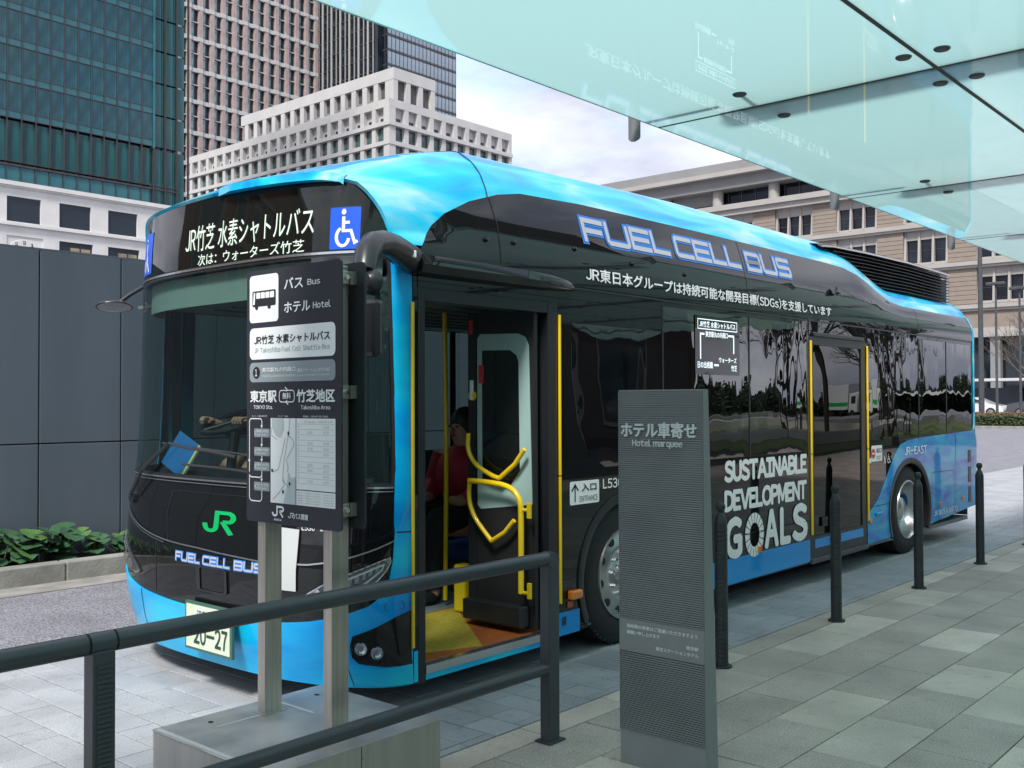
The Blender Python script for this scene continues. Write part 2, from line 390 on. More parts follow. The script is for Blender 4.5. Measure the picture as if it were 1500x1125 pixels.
def project(p):
    d = Vector(p) - Vector((-2.7, -3.71, 1.54)); z = d.dot(Fv)
    if z < .3: return None
    return 750 + 1480 * d.dot(R2) / z, 562.5 - 1480 * d.dot(U2) / z, z
def paver_mesh(name, lx, ly, mat):
    h = .004; c = .0035
    vs = [(0, 0, -h - .006), (lx, 0, -h - .006), (lx, ly, -h - .006), (0, ly, -h - .006), (0, 0, -c * .6), (lx, 0, -c * .6), (lx, ly, -c * .6), (0, ly, -c * .6),
          (c, c, 0), (lx - c, c, 0), (lx - c, ly - c, 0), (c, ly - c, 0)]
    fs = [(0, 1, 5, 4), (1, 2, 6, 5), (2, 3, 7, 6), (3, 0, 4, 7), (4, 5, 9, 8), (5, 6, 10, 9), (6, 7, 11, 10), (7, 4, 8, 11), (8, 9, 10, 11)]
    return vs, fs
def lay(pieces, name, parent, far_name):
    """pieces: (x, y, lx, ly, mat, dz); the 300 that show largest become parts, the rest one mass"""
    sc_ = []
    for p in pieces:
        q = project((p[0] + p[2] / 2, p[1] + p[3] / 2, 0))
        a = 0
        if q and -60 < q[0] < 1560 and q[1] < 1190:
            a = p[2] * p[3] / q[2] ** 3
        sc_.append(a)
    order = sorted(range(len(pieces)), key=lambda i: -sc_[i])
    top = set(i for i in order[:298] if sc_[i] > 0)
    cache = {}; rest = {}
    for i, (x, y, lx, ly, mat, dz) in enumerate(pieces):
        vs, fs = paver_mesh(name, lx - .006, ly - .006, mat)
        if i in top:
            k = (round(lx, 3), round(ly, 3), mat.name)
            if k not in cache:
                me = bpy.data.meshes.new(name); me.from_pydata(vs, [], fs); me.materials.append(mat); cache[k] = me
            o = bpy.data.objects.new(name, cache[k]); col.objects.link(o); o.parent = parent; o.location = (x + .0025, y + .0025, dz)
        else:
            rest.setdefault(mat.name, MB()).add([(a + x + .0025, b + y + .0025, c + dz) for a, b, c in vs], fs)
    for k, mb in rest.items(): stuff(mb.build(far_name, bpy.data.materials[k], parent))
rr = random.Random(3)
P_ = []
for i in range(-40, 190):
    x = -.69 + .186 * i; y = .669 - 6 * .5 - (i * .1667) % .5
    k = 0
    while y < 2.93:
        ly = .333 if k % 2 == 0 else .167
        y1 = max(y, -.555); y2 = min(y + ly, 2.92)
        if y2 - y1 > .03: P_.append((x, y1, .186, y2 - y1, M['paver'], rr.uniform(-.0012, .0008)))
        y += ly; k += 1
lay(P_, 'paver', pav, 'paver_field')
P_ = []
x = 3.555 - .65 * 30
while x < 34: P_.append((x, -.74, .65, .178, M['slab_light'] if rr.random() < .4 else M['slab_dark'], rr.uniform(-.001, .001))); x += .65
for j in range(0, 24):
    y1 = -.742 - j * .333; x = (3.18 if j % 2 == 0 else 3.5) - .65 * 22
    while x < 34:
        P_.append((x, y1 - .333, .65, .333, M['slab_light'] if rr.random() < .36 else M['slab_dark'], rr.uniform(-.0012, .001))); x += .65
lay(P_, 'paving_slab', wal, 'paving_slab_field')

# kerb, gutter and planting strip along the far side of the lane
gut = struct(MB().box((-14, 4.66, -.02), (14, 5.035, .006)).build('gutter', M['gutter']))
kerb = MB().box((-14, 5.05, -.02), (14, 5.19, .12)).build('kerb', M['concrete']); struct(kerb)
for i in range(-14, 14):
    x0 = .49 + i * .92 + .0; 
    if x0 > 13: break
    MB().bbox((x0 + .004, 5.035, -.01), (x0 + .914, 5.2, .168), .012).build('kerb_stone', M['concrete'], kerb)
struct(MB().box((-14, 5.2, -.02), (14, 5.62, .12)).build('planting_bed', M['soil']))

# dark hoarding wall of flat panels
hw = thing('panel_wall', 'tall dark grey wall of flat metal panels behind the planting strip', 'wall', (0, 5.6, 0))
MB().box((-13.9, .035, .1), (13.9, .16, 2.93)).build('backing', M['dark_plain'], hw)
for i in range(-18, 16):
    x0 = 1.415 + .787 * i
    if x0 > 12.6 or x0 < -13: continue
    MB().bbox((x0 + .007, 0, .12), (x0 + .78, .04, 1.178), .004).build('panel', M['hoard'], hw)
    MB().bbox((x0 + .007, 0, 1.190), (x0 + .78, .04, 2.955), .004).build('panel', M['hoard'], hw)
MB().box((-13.0, .0, 2.957), (13.4, .16, 2.975)).build('coping', M['hoard'], hw)

# broad-leaved plants
M['leaf'] = pm('dark green leaf', (.045, .12, .05), .45, c2=(.025, .07, .035), vs=9)
M['leaf2'] = pm('fresh green leaf', (.10, .20, .05), .45, c2=(.05, .13, .04), vs=9)
M['stalk'] = pm('leaf stalk', (.10, .13, .05), .6)
def leaf_mesh(mat, nm):
    n = 22; vs = [(0, 0, 0)]; fs = []
    for ring, rr_ in ((0, .5), (1, 1.0)):
        for k in range(n):
            a = R(14 + 332 * k / (n - 1)) ; rad = rr_ * (1 + .05 * math.sin(7 * a) + .03 * math.cos(3 * a))
            z = .10 * rr_ ** 2 * (1 + .5 * math.cos(2 * a)) + (.03 * math.sin(9 * a) if ring else 0)
            vs.append((rad * math.cos(a) + .12, rad * math.sin(a), z))
    for k in range(n - 1):
        fs.append((0, 1 + k, 2 + k)); fs.append((1 + k, 1 + n + k, 2 + n + k, 2 + k))
    me = bpy.data.meshes.new(nm); me.from_pydata(vs, [], fs); me.materials.append(mat); me.polygons.foreach_set('use_smooth', [True] * len(me.polygons)); return me
lm1, lm2 = leaf_mesh(M['leaf'], 'leaf'), leaf_mesh(M['leaf2'], 'leaf')
rp = random.Random(12)
px_ = [-1.9, -1.55, -1.2, -.85, -.5, -.2, .1, .42, .74, 1.02, 1.30, 1.58, 1.84, 2.12, 2.42, 2.7, 3.0]
wh = ['at the far left end of the row', 'with large dark leaves near the left end']
for i, x in enumerate(px_):
    big = 1.0 if not (1.05 < x < 1.35) else 1.15
    if x > 1.6: big = .72
    seen = [k for k, a in enumerate(px_) if .6 < a < 2.3]
    lb = 'round-leaved plant along the panel wall outside the picture or behind the bus'
    if i in seen: lb = 'round-leaved green plant by the dark wall, %s clump from the left edge of the picture' % ['first', 'second', 'third', 'fourth', 'fifth', 'sixth', 'seventh', 'eighth'][seen.index(i)]
    t = thing('broadleaf_plant', lb, 'plant', (x, 5.40 + rp.uniform(-.06, .06), .12), 0, 'round-leaved plants along the wall')
    st = MB()
    for k in range(rp.randint(11, 15)):
        a = rp.uniform(0, 6.28); rad = rp.uniform(.02, .17) * big; h = rp.uniform(.06, .30) * big
        p = (rad * math.cos(a), rad * math.sin(a) * .8, h)
        o = bpy.data.objects.new('leaf', lm2 if rp.random() < .18 else lm1); col.objects.link(o); o.parent = t; o.location = p
        s = rp.uniform(.065, .115) * big; o.scale = (s, s, s)
        o.rotation_euler = (R(rp.uniform(12, 42)), R(rp.uniform(-16, 16)), rp.uniform(-1.2, 1.2))
        st.tube([(p[0] * .2, p[1] * .2, 0), (p[0] * .7, p[1] * .7, h * .6), p], .004, 5)
    st.build('stalk', M['stalk'], t)

# ------------------------------------------------------------ glass canopy
def canopy_glass():
    m = bpy.data.materials.new('frosted green glass'); m.use_nodes = True; t = m.node_tree; t.nodes.clear()
    o = t.nodes.new("ShaderNodeOutputMaterial"); tr = t.nodes.new("ShaderNodeBsdfTranslucent"); tr.inputs[0].default_value = (.37, .60, .59, 1)
    df = t.nodes.new("ShaderNodeBsdfDiffuse"); df.inputs[0].default_value = (.34, .58, .57, 1)
    m1 = t.nodes.new("ShaderNodeMixShader"); m1.inputs[0].default_value = .22
    gl = t.nodes.new("ShaderNodeBsdfGlossy"); gl.inputs['Roughness'].default_value = .004; fr, fo = schlick(t, 1.75)
    m2 = t.nodes.new("ShaderNodeMixShader")
    t.links.new(tr.outputs[0], m1.inputs[1]); t.links.new(df.outputs[0], m1.inputs[2]); t.links.new(fo, m2.inputs[0]); t.links.new(m1.outputs[0], m2.inputs[1]); t.links.new(gl.outputs[0], m2.inputs[2]); t.links.new(m2.outputs[0], o.inputs[0])
    return m
M['canopy'] = canopy_glass()
M['canopy_edge'] = pm('green glass edge', (.45, .78, .75), .2)
M['seal'] = pm('grey joint seal', (.10, .11, .11), .6)
cz = 3.02
cn = thing('glass_canopy', 'frosted pale green glass canopy roof overhanging the sidewalk', 'canopy', (0, 0, cz))
XJ = [-13.4 + 2.55 * i for i in range(13)]; YJ = [-.75, -2.21, -3.67, -5.13, -6.59, -8.05]
XJ = [x for x in [1.9 + 2.55 * k for k in range(-6, 6)]]
for i in range(len(XJ) - 1):
    for j in range(len(YJ) - 1):
        MB().add([(XJ[i] + .006, YJ[j + 1] + .006, 0), (XJ[i + 1] - .006, YJ[j + 1] + .006, 0), (XJ[i + 1] - .006, YJ[j] - .006, 0), (XJ[i] + .006, YJ[j] - .006, 0)], [(0, 1, 2, 3)]).build('glass_panel', M['canopy'], cn)
for i in range(len(XJ) - 1):
    MB().box((XJ[i] + .006, -.758, -.001), (XJ[i + 1] - .006, -.748, .024)).build('glass_edge', M['canopy_edge'], cn)
for x in XJ[1:-1]: MB().box((x - .007, -8.05, -.002), (x + .007, -.752, .012)).build('joint_seal', M['seal'], cn)
for k, y in enumerate(YJ[1:-1]): MB().box((XJ[0], y - .009, -.003), (XJ[-1], y + .009, .013)).build('joint_seal', M['seal'], cn)
disc = None
for x in XJ[1:-1]:
    MB().box((x - .05, -8.3, .045), (x + .05, -1.15, .30)).build('beam', M['dark_steel'], cn)
    for j in range(len(YJ) - 1):
        ys = [YJ[j] - .62] + ([YJ[j + 1] + .06, YJ[j + 1] - .10] if j < len(YJ) - 2 else [])
        for y in ys:
            for dx in (-.245, .225):
                if disc is None:
                    disc = MB().lathe([(.0, -.010), (.028, -.010), (.034, -.005), (.034, .0)], n=20).mesh('fixing_disc'); disc.materials.append(M['disc'])
                o = link('fixing_disc', disc, None, cn, (x + dx, y, 0))
        for y in (YJ[j] - .62,):
            MB().tube([(x - .245, y, .02), (x - .02, y, .16)], .012, 6).build('fixing_arm', M['dark_steel'], cn)
            MB().tube([(x + .225, y, .02), (x + .02, y, .16)], .012, 6).build('fixing_arm', M['dark_steel'], cn)
    # short drop tube with a slanting open end, hung at the glass edge under each beam
    tb = MB(); n = 20; r_ = .032; vs = []; X = x - .15
    for (rad, zt, sl) in ((r_, .05, 0), (r_, -.075, .030), (r_ * .86, -.075, .030), (r_ * .86, .02, 0)):
        for k in range(n):
            a = 2 * math.pi * k / n; vs.append((X + rad * math.cos(a), -.70 + rad * math.sin(a), zt + sl * (math.cos(a) * .9 + math.sin(a) * .4)))
    fs = [(q_ * n + k, q_ * n + (k + 1) % n, (q_ + 1) * n + (k + 1) % n, (q_ + 1) * n + k) for q_ in range(3) for k in range(n)]
    tb.add(vs, fs); tb.build('drop_tube', M['tube'], cn, smooth=True)
    MB().lathe([(0, -.035), (r_ * .85, -.035)], (X, -.70, 0), n=n, close=False).build('tube_inside', M['dark_plain'], cn)
    MB().box((X - .012, -1.2, .03), (X + .012, -.69, .055)).build('tube_bracket', M['dark_steel'], cn)
# far posts of the canopy, behind the camera
for x in XJ[1:-1:2]: MB().tube([(x, -7.9, -cz), (x, -7.9, .2)], .09, 16).build('column', M['dark_steel'], cn)

# ------------------------------------------------------------ bollards
M['bollard'] = pm('dark cast iron paint', (.034, .037, .040), .45, var=.15, vs=12)
prof = [(.0, 0), (.058, 0), (.060, .006), (.058, .012), (.041, .014), (.0390, .03)]
z = .03
while z < .80:
    prof += [(.0380, z), (.0380, z + .018), (.0368, z + .021), (.0368, z + .024)]; z += .027
prof += [(.0375, .805), (.0375, .835), (.036, .845), (.020, .885), (.0155, .895), (.0155, .902), (.022, .910), (.0275, .925), (.0265, .942), (.017, .955), (0, .958)]
bx = [2.56, 4.17, 5.81, 7.46, 9.12, 10.75]
lab = ['ribbed dark bollard half hidden behind the grey marquee sign', 'ribbed dark bollard in front of the bus rear door', 'ribbed dark bollard in front of the rear wheel of the bus',
       'ribbed dark bollard near the tail of the bus', 'dark bollard cut by the right edge of the picture', 'ribbed dark bollard past the tail of the bus']
b0 = None
for x, lb in zip(bx, lab):
    if b0 is None:
        b0 = thing('bollard', lb, 'bollard', (x, -.74, 0), 0, 'bollards along the kerb line')
        k0 = [i for i, p in enumerate(prof) if p[1] >= .014][0]
        MB().lathe(prof[:k0]).build('base_plate', M['bollard'], b0)
        k1 = [i for i, p in enumerate(prof) if p[1] > .895][0]
        MB().lathe(prof[k0:k1]).build('shaft', M['bollard'], b0, smooth=True)
        MB().lathe(prof[k1 - 1:], n=20).build('ball_top', M['bollard'], b0, smooth=True)
    else:
        b = copy_tree(b0); b.location = (x, -.74, 0); b['label'] = lb

# ------------------------------------------------------------ railing
rl = thing('railing', 'dark grey tube railing with ribbed flat posts in front of the bus stop', 'railing', (0, -.79, 0))
M['rail'] = pm('anthracite rail', (.056, .061, .070), .36, var=.08, vs=6, rvar=.05)
MB().tube([(-5, 0, .83), (-1.272, 0, .83)], .032, 20).build('top_rail', M['rail'], rl, smooth=True)
MB().tube([(-1.264, 0, .83), (-1.188, 0, .83)], .0325, 20).build('rail_joint', M['rail'], rl, smooth=True)
MB().tube([(-1.180, 0, .83), (.865, 0, .83), (.905, 0, .826)], .032, 20).build('top_rail', M['rail'], rl, smooth=True)
MB().tube([(-1.274, 0, .83), (-1.178, 0, .83)], .029, 16).build('rail_core', M['dark_plain'], rl)
MB().tube([(-5, 0, .335), (-1.25, 0, .335)], .029, 18).build('lower_rail', M['rail'], rl, smooth=True)
MB().tube([(-1.20, 0, .335), (.88, 0, .335)], .029, 18).build('lower_rail', M['rail'], rl, smooth=True)
def ribpost(x, ztop, nm='post', ribs=True):
    p = thing_part = MB().bbox((x - .035, -.03, 0), (x + .035, .03, ztop), .004)
    if ribs:
        zz = .02
        while zz < ztop - .05:
            p.box((x - .024, -.0335, zz), (x + .024, -.029, zz + .0085)); zz += .0145
    return p.build(nm, M['rail'], rl)
ribpost(-1.226, .81); ribpost(-4.0, .81)
MB().bbox((.868, -.028, 0), (.945, .028, .825), .006).build('post', M['rail'], rl)
MB().tube([(.905, -.030, .822), (.905, .030, .822)], .038, 20).build('corner_cap', M['rail'], rl, smooth=True)
MB().box((.85, -.045, 0), (.965, .045, .008)).build('foot_plate', M['rail'], rl)

# ------------------------------------------------------------ bus stop sign on its steel plinth
bs_ = thing('bus_stop_sign', 'bus stop sign: charcoal timetable board on two steel posts over a stainless plinth', 'bus stop sign', (0, 0, 0))
MB().bbox((-.60, -.755, .0), (.238, .015, .246), .004).build('plinth', M['stainless_side'], bs_)
tp = MB().bbox((-.604, -.759, .2465), (.242, .019, .252), .002).build('plinth_top', M['stainless_top'], bs_)
MB().box((-.598, -.74, .2525), (-.575, .0, .2535)).build('tape_strip', M['tape'], tp)
MB().box((-.42, -.16, .2525), (-.20, -.148, .2533)).build('tape_strip', M['tape'], tp)
MB().box((-.06, -.30, .2525), (-.045, -.02, .2533)).build('tape_strip', M['tape'], tp)
MB().box((-.43, -.60, .2525), (-.22, -.588, .2533)).build('tape_strip', M['tape'], tp)
for p in ((-.40, -.08), (.12, -.10)): MB().lathe([(.010, .2525), (.012, .2532)], (p[0], p[1], 0), n=12).build('bolt_hole', M['dark_plain'], tp)
MB().box((-.183, -.7565, .004), (-.181, -.7545, .245)).build('panel_seam', M['dark_plain'], bs_)
for x in (-.19, -.174): MB().lathe([(.0, -.7580), (.003, -.7580), (.004, -.7552)], (x, 0, .2), axis=1, n=10).build('screw', M['steel_chrome'], bs_)
for y in (-.14, -.575):
    MB().bbox((-.20, y - .026, .252), (-.115, y + .026, 2.085), .003).build('post', M['stainless'], bs_)
    MB().box((-.215, y - .04, .2525), (-.10, y + .04, .2555)).build('foot_plate', M['stainless_top'], bs_)
for z in (1.125, 1.585, 2.035):
    MB().bbox((-.185, -.628, z - .026), (-.135, -.603, z + .026), .003).build('clamp', M['stainless'], bs_)
    MB().lathe([(0, -.640), (.010, -.640), (.011, -.628)], (-.150, 0, z), axis=1, n=8).build('clamp_bolt', M['steel_chrome'], bs_)
    MB().box((-.130, -.632, z - .026), (-.088, -.603, z + .026)).build('clamp', M['stainless'], bs_)
def board(xa, xb, nm, mat):
    poly = rrect(-.057 - .622, 1.05, -.057, 2.098, .018)
    return MB().prism(poly, 0, xa, xb).build(nm, mat, bs_)
bd = board(-.215, -.2075, 'sign_board', M['board']); board(-.100, -.090, 'rear_board', M['board_back'])
bm_ = plane_map((-.215, -.057, 1.05), (0, -1, 0), (0, 0, 1), (-1, 0, 0))
def pl(nm, poly, mat, off, h=.0): 
    me = bpy.data.meshes.new(nm); me.from_pydata([tuple(bm_(x, y, off)) for x, y in poly], [], [tuple(range(len(poly)))]); return link(nm, me, mat, bd)
W_, K_, G_ = M['white_print'], M['black_print'], M['grey_print']
pl('icon_panel', rrect(.021, .830, .222, 1.028, .018), W_, .001)
# bus pictogram
pl('bus_icon', rrect(.042, .897, .205, .962, .008), K_, .002)
pl('icon_window', [(.047, .906), (.060, .906), (.064, .956), (.053, .956)], W_, .003)
for k in range(4): pl('icon_window', rrect(.071 + k * .032, .930, .099 + k * .032, .955, .003), W_, .003)
for x in (.072, .160): pl('icon_wheel', arc(x, .895, .0115, 0, 360, 16)[:-1], K_, .0025)
T = lambda nm, s, u0, v0, w_, h, mat=W_, off=.0015, bold=.0: put_text(nm, s, bm_, u0, v0, w_, h, mat, bd, off, bold)
T('bus_word', 'バス', .262, .955, .124, .046, bold=.02); T('bus_word', 'Bus', .415, .961, .080, .024, bold=.015)
T('hotel_word', 'ホテル', .262, .859, .170, .044, bold=.02); T('hotel_word', 'Hotel', .450, .866, .110, .028, bold=.015)
pl('name_panel', rrect(.022, .676, .587, .807, .024), W_, .001)
T('name_line', 'JR竹芝 水素シャトルバス', .055, .738, .500, .037, K_, .002, .018); T('name_line', 'JR Takeshiba Fuel Cell Shuttle Bus', .055, .703, .500, .022, G_, .002)
pl('stop_panel', rrect(.022, .581, .587, .663, .022), M['grey_print'], .001)
pl('number_disc', arc(.071, .621, .025, 0, 360, 24)[:-1], K_, .002); T('stop_number', '1', .064, .606, .014, .030, W_, .003, .02)
T('stop_line', '東京駅丸の内南口', .112, .621, .225, .020, W_, .002, .015); T('stop_line', '(東京ステーションホテル前)', .345, .617, .211, .015, W_, .002)
T('stop_line', 'TOKYO Sta. Marunouchi South Exit', .112, .601, .225, .010, W_, .002); T('stop_line', '(In front of THE TOKYO STATION HOTEL)', .345, .601, .211, .007, W_, .002)
T('place_name', '東京駅', .027, .496, .184, .052, bold=.03); T('place_name', '竹芝地区', .345, .496, .240, .052, bold=.03)
put_stroke('free_frame', [ringpath(rrect(.229, .498, .329, .545, .014))], .004, bm_, W_, bd, .0015)
put_stroke('arrow', [[(.268, .558), (.285, .547), (.276, .540)], [(.290, .487), (.272, .498), (.282, .505)]], .004, bm_, W_, bd, .0018)
T('free_word', '無料', .252, .510, .054, .026, bold=.01)
T('place_word', 'TOKYO Sta.', .052, .469, .132, .016, bold=.01); T('place_word', 'Takeshiba Area', .372, .468, .184, .017, bold=.01)
T('heading', 'ルート / BUS ROUTE', .040, .436, .106, .008); T('heading', 'マップ / MAP', .221, .436, .068, .008); T('heading', '時刻表 / DEPARTURE TIMES', .387, .436, .156, .008)
pl('map_panel', [(.170, .086), (.338, .086), (.338, .432), (.170, .432)], W_, .001)
pl('timetable', [(.342, .149), (.587, .149), (.587, .432), (.342, .432)], W_, .001)
pl('note_panel', [(.342, .086), (.587, .086), (.587, .145), (.342, .145)], W_, .001)
LG = M['lightgrey_print']
pl('map_park', [(.178, .431), (.258, .431), (.262, .385), (.235, .352), (.205, .360), (.180, .395)], LG, .002)
pl('map_bay', [(.258, .086), (.337, .086), (.337, .200), (.312, .190), (.290, .215), (.278, .150)], LG, .002)
put_stroke('map_line', [[(.285, .365), (.325, .345), (.328, .325), (.275, .262), (.290, .235), (.283, .215)], [(.270, .352), (.252, .300), (.225, .225), (.185, .212)],
                        [(.262, .262), (.252, .180), (.300, .150)], [(.185, .098), (.230, .130), (.262, .160), (.262, .190)], [(.178, .395), (.180, .360), (.215, .345)], [(.300, .431), (.295, .380), (.262, .262)]], .0022, bm_, G_, bd, .0025)
for x, y in ((.292, .372), (.183, .218), (.300, .168), (.256, .134)): pl('map_marker', arc(x, y, .006, 0, 360, 12, .008)[:-1], K_, .003)
for i in range(12): put_stroke('table_rule', [[(.348, .410 - .0215 * i), (.581, .410 - .0215 * i)]], .0009, bm_, G_, bd, .002)
rt = random.Random(5)
T('table_head', 'For Takeshiba', .395, .415, .07, .007, G_, .002); T('table_head', '竹芝地区方面 (土日祝)', .48, .415, .09, .008, G_, .002)
for i in range(11):
    T('hour', str(7 + i), .352, .394 - .0215 * i, .008, .009, G_, .002)
    if i in (1, 3, 4, 7, 8, 10): T('minutes', '%02d %02d' % (rt.randint(0, 29), rt.randint(30, 59)), .415, .394 - .0215 * i, .032, .009, G_, .002)
    if i not in (2, 6): T('minutes', '%02d %02d' % (rt.randint(0, 29), rt.randint(30, 59)), .515, .394 - .0215 * i, .034, .009, G_, .002)
for i in range(5):
    T('note_line', '運賃は無料です。道路状況により遅れる場合が' if i % 2 else '交通状況により時刻が変わることがあります', .348, .133 - .010 * i, .150, .0055, G_, .002)
    T('note_line', 'Free shuttle bus service', .512, .133 - .010 * i, .066, .0055, G_, .002)
for i, (y, n_, s_) in enumerate(((.352, '1', '東京駅丸の内南口'), (.275, '2', '竹芝桟橋・竹芝客船'), (.213, '3', '東京ポートシティ'), (.130, '4', 'ウォーターズ竹芝'))):
    pl('route_box', rrect(.055, y, .163, y + .036, .004), G_, .001)
    T('route_number', n_, .060, y + .010, .007, .016, W_, .002, .02); T('route_text', s_, .073, y + .020, .082, .010, W_, .002); T('route_text', 'Waters takeshiba', .073, y + .008, .07, .006, W_, .002)
put_stroke('route_loop', [[(.109, .395), (.109, .415)] + arc(.095, .415, .014, 0, 90, 6) + [(.035, .429)] + arc(.035, .415, .014, 90, 180, 6) + [(.021, .105)] + arc(.040, .105, .019, 180, 270, 6) + [(.085, .086)] + arc(.092, .103, .017, 270, 360, 6) + [(.109, .130)],
                          [(.021, .205), (.021, .200)] + arc(.036, .200, .015, 180, 270, 5) + [(.09, .185)] + arc(.094, .200, .015, 270, 360, 5) + [(.109, .213)]], .0045, bm_, W_, bd, .0012)
for y in (.392, .314, .252, .170): pl('arrow_head', [(.101, y + .010), (.117, y + .010), (.109, y - .003)], W_, .0022)
for y0, y1 in ((.35, .316), (.275, .255), (.213, .172)): put_stroke('arrow_shaft', [[(.109, y0), (.109, y1)]], .004, bm_, W_, bd, .0013)
pl('arrow_head', [(.013, .250), (.029, .250), (.021, .266)], W_, .0022)
JR = [[(.0, .42), (.0, .32)] + arc(.22, .30, .20, 180, 360, 10) + [(.42, .93), (.80, .93)] + arc(.82, .73, .20, 90, -70, 8) + [(.66, .54)], [(.64, .54), (.97, .0)]]
def put_jr(nm, fmap, u0, v0, wd, h, mat, parent, off, k=.17): return put_stroke(nm, JR, k * h, fmap, mat, parent, off, (wd, h), (u0, v0))
put_jr('railway_logo', bm_, .184, .030, .072, .044, W_, bd, .0015, .2); T('logo_word', 'JR東日本', .191, .014, .056, .009, W_, .0015, .02)
put_jr('railway_logo', bm_, .290, .030, .036, .022, W_, bd, .0015, .15); T('logo_word', 'バス関東', .328, .029, .092, .024, W_, .0015, .02)

# ------------------------------------------------------------ marquee sign
mq = thing('marquee_sign', 'grey ribbed metal hotel marquee pylon sign standing on the sidewalk', 'sign', (.89, -1.4, 0))
def slab(z0, z1, nm, mat, x0=.0):
    d = lambda z: .100 - .062 * min(1, z / 1.59)
    return MB().add([(x0, -.208, z0), (x0, .208, z0), (d(z0), .208, z0), (d(z0), -.208, z0), (x0, -.208, z1), (x0, .208, z1), (d(z1), .208, z1), (d(z1), -.208, z1)],
                    [(0, 3, 2, 1), (4, 5, 6, 7), (0, 1, 5, 4), (1, 2, 6, 5), (2, 3, 7, 6), (3, 0, 4, 7)]).build(nm, mat, mq)
slab(0, .142, 'plinth_plate', M['marquee']); slab(.142, 1.588, 'core', M['marquee'], .008); MB().box((-.003, -.206, .482), (.0078, .206, .618)).build('notice_plate', M['marquee'], mq)
slab(1.588, 1.594, 'top_cap', M['marquee'])
for z0, z1 in ((.144, .480), (.620, 1.586)):
    m_ = MB(); n = int((z1 - z0) / .0092)
    for i in range(n):
        a = z0 + (z1 - z0) * i / n; h = (z1 - z0) / n
        m_.add([(-.002, -.205, a), (-.002, .2065, a), (-.002, .2065, a + h * .55), (-.002, -.205, a + h * .55), (.007, -.205, a + h * .7), (.007, .2065, a + h * .7), (.007, -.205, a), (.007, .2065, a)],
               [(0, 3, 2, 1), (3, 4, 5, 2), (0, 1, 7, 6)])
    o = m_.build('slats', M['marquee_rib'], mq); stuff(o)
for y in (-.209, .2075): MB().box((-.003, y - .0005, .142), (.010, y + .0015, 1.588)).build('edge_trim', M['marquee'], mq)
mm = plane_map((-.002, .200, 0), (0, -1, 0), (0, 0, 1), (-1, 0, 0))
def raised(s, u, v, wd, h, off, bold=.02):
    vs, fs, ar = text_geo(s); n = len(vs); mb = MB(); cnt = {}
    for f in fs:
        for i in range(len(f)): cnt[(f[i], f[(i + 1) % len(f)])] = 1
    sides = [(b, a, a + n, b + n) for (a, b) in cnt if (b, a) not in cnt]
    for j, (dx, dy) in enumerate(((0, 0), (1, 0), (-1, 0), (0, 1), (0, -1))):
        dx *= bold * h; dy *= bold * h
        mb.add([tuple(mm(u + a * wd + dx, v + b * h + dy, off + j * .0001)) for a, b in vs] + [tuple(mm(u + a * wd + dx, v + b * h + dy, .001)) for a, b in vs], list(fs) + sides)
    return mb.build('raised_letters', M['letter_metal'], mq)
raised('ホテル車寄せ', .012, 1.394, .368, .062, .010, .03); raised('Hotel marquee', .068, 1.348, .245, .036, .009, .02)
for s, u, v, wd, h in (('長時間の停車はご遠慮いただきますよう', .030, .582, .345, .017), ('御願い申し上げます', .030, .556, .165, .016), ('東京駅', .322, .532, .058, .016), ('東京ステーションホテル', .175, .505, .205, .017)):
    put_text('notice_line', s, mm, u, v, wd, h, M['white_print'], mq, .0015, .02)
# ============================================================ the bus
YC, DD, PPW, WB = 1.2, .43, 2.8, 2.4
ZK = [0.13, .3, .45, .7, .95, 1.2, 1.6, 2.2, 2.5, 2.8, 3.0]
XK = [.39, .33, .295, .285, .305, .365, .385, .40, .415, .445, .50]
def interp(x, xs, ys):
    if x <= xs[0]: return ys[0]
    for i in range(1, len(xs)):
        if x <= xs[i]: return ys[i - 1] + (ys[i] - ys[i - 1]) * (x - xs[i - 1]) / (xs[i] - xs[i - 1])
    return ys[-1]
def xc(z): return interp(z, ZK, XK)
def f0(s, z):
    x0 = xc(z)
    if s > 1: return Vector((x0 + DD + s - 1, 0, z))
    if s < -1: return Vector((x0 + DD - s - 1, 2 * YC, z))
    th = s * math.pi / 2; u = math.cos(th); t = math.copysign(abs(math.sin(th)) ** (2 / PPW), s)
    return Vector((x0 + DD * (1 - u), YC - YC * t, z))
def fm(s, z, off=0.0):
    p = f0(s, z)
    if not off: return p
    e = .004
    sa, sb = (s - e, s + e)
    d1 = f0(sb, z) - f0(sa, z); d2 = f0(s, z + e) - f0(s, z - e)
    n = d2.cross(d1)
    n = n.normalized() if n.length > 1e-9 else Vector((-1, 0, 0))
    c = p - Vector((1.6, 1.2, z))
    if n.dot(c) < 0: n = -n
    return p + n * off
def s_of_y(y):
    t = (YC - y) / YC; return math.copysign(math.asin(min(1, abs(t) ** (PPW / 2))) / (math.pi / 2), t)
def fm_flat(s0, s1):
    """front surface with the letters spaced evenly across the bus"""
    y0, y1 = f0(s0, 1.5).y, f0(s1, 1.5).y
    return lambda u, v, off=0.0: fm(s_of_y(y0 + (y1 - y0) * (u - s0) / (s1 - s0)), v, off)
def s_of_x(x, z, side=1):
    a = x - xc(z) - DD
    if a >= 0: return side * (1 + a)
    u = -a / DD; return side * math.acos(max(-1, min(1, u))) / (math.pi / 2)

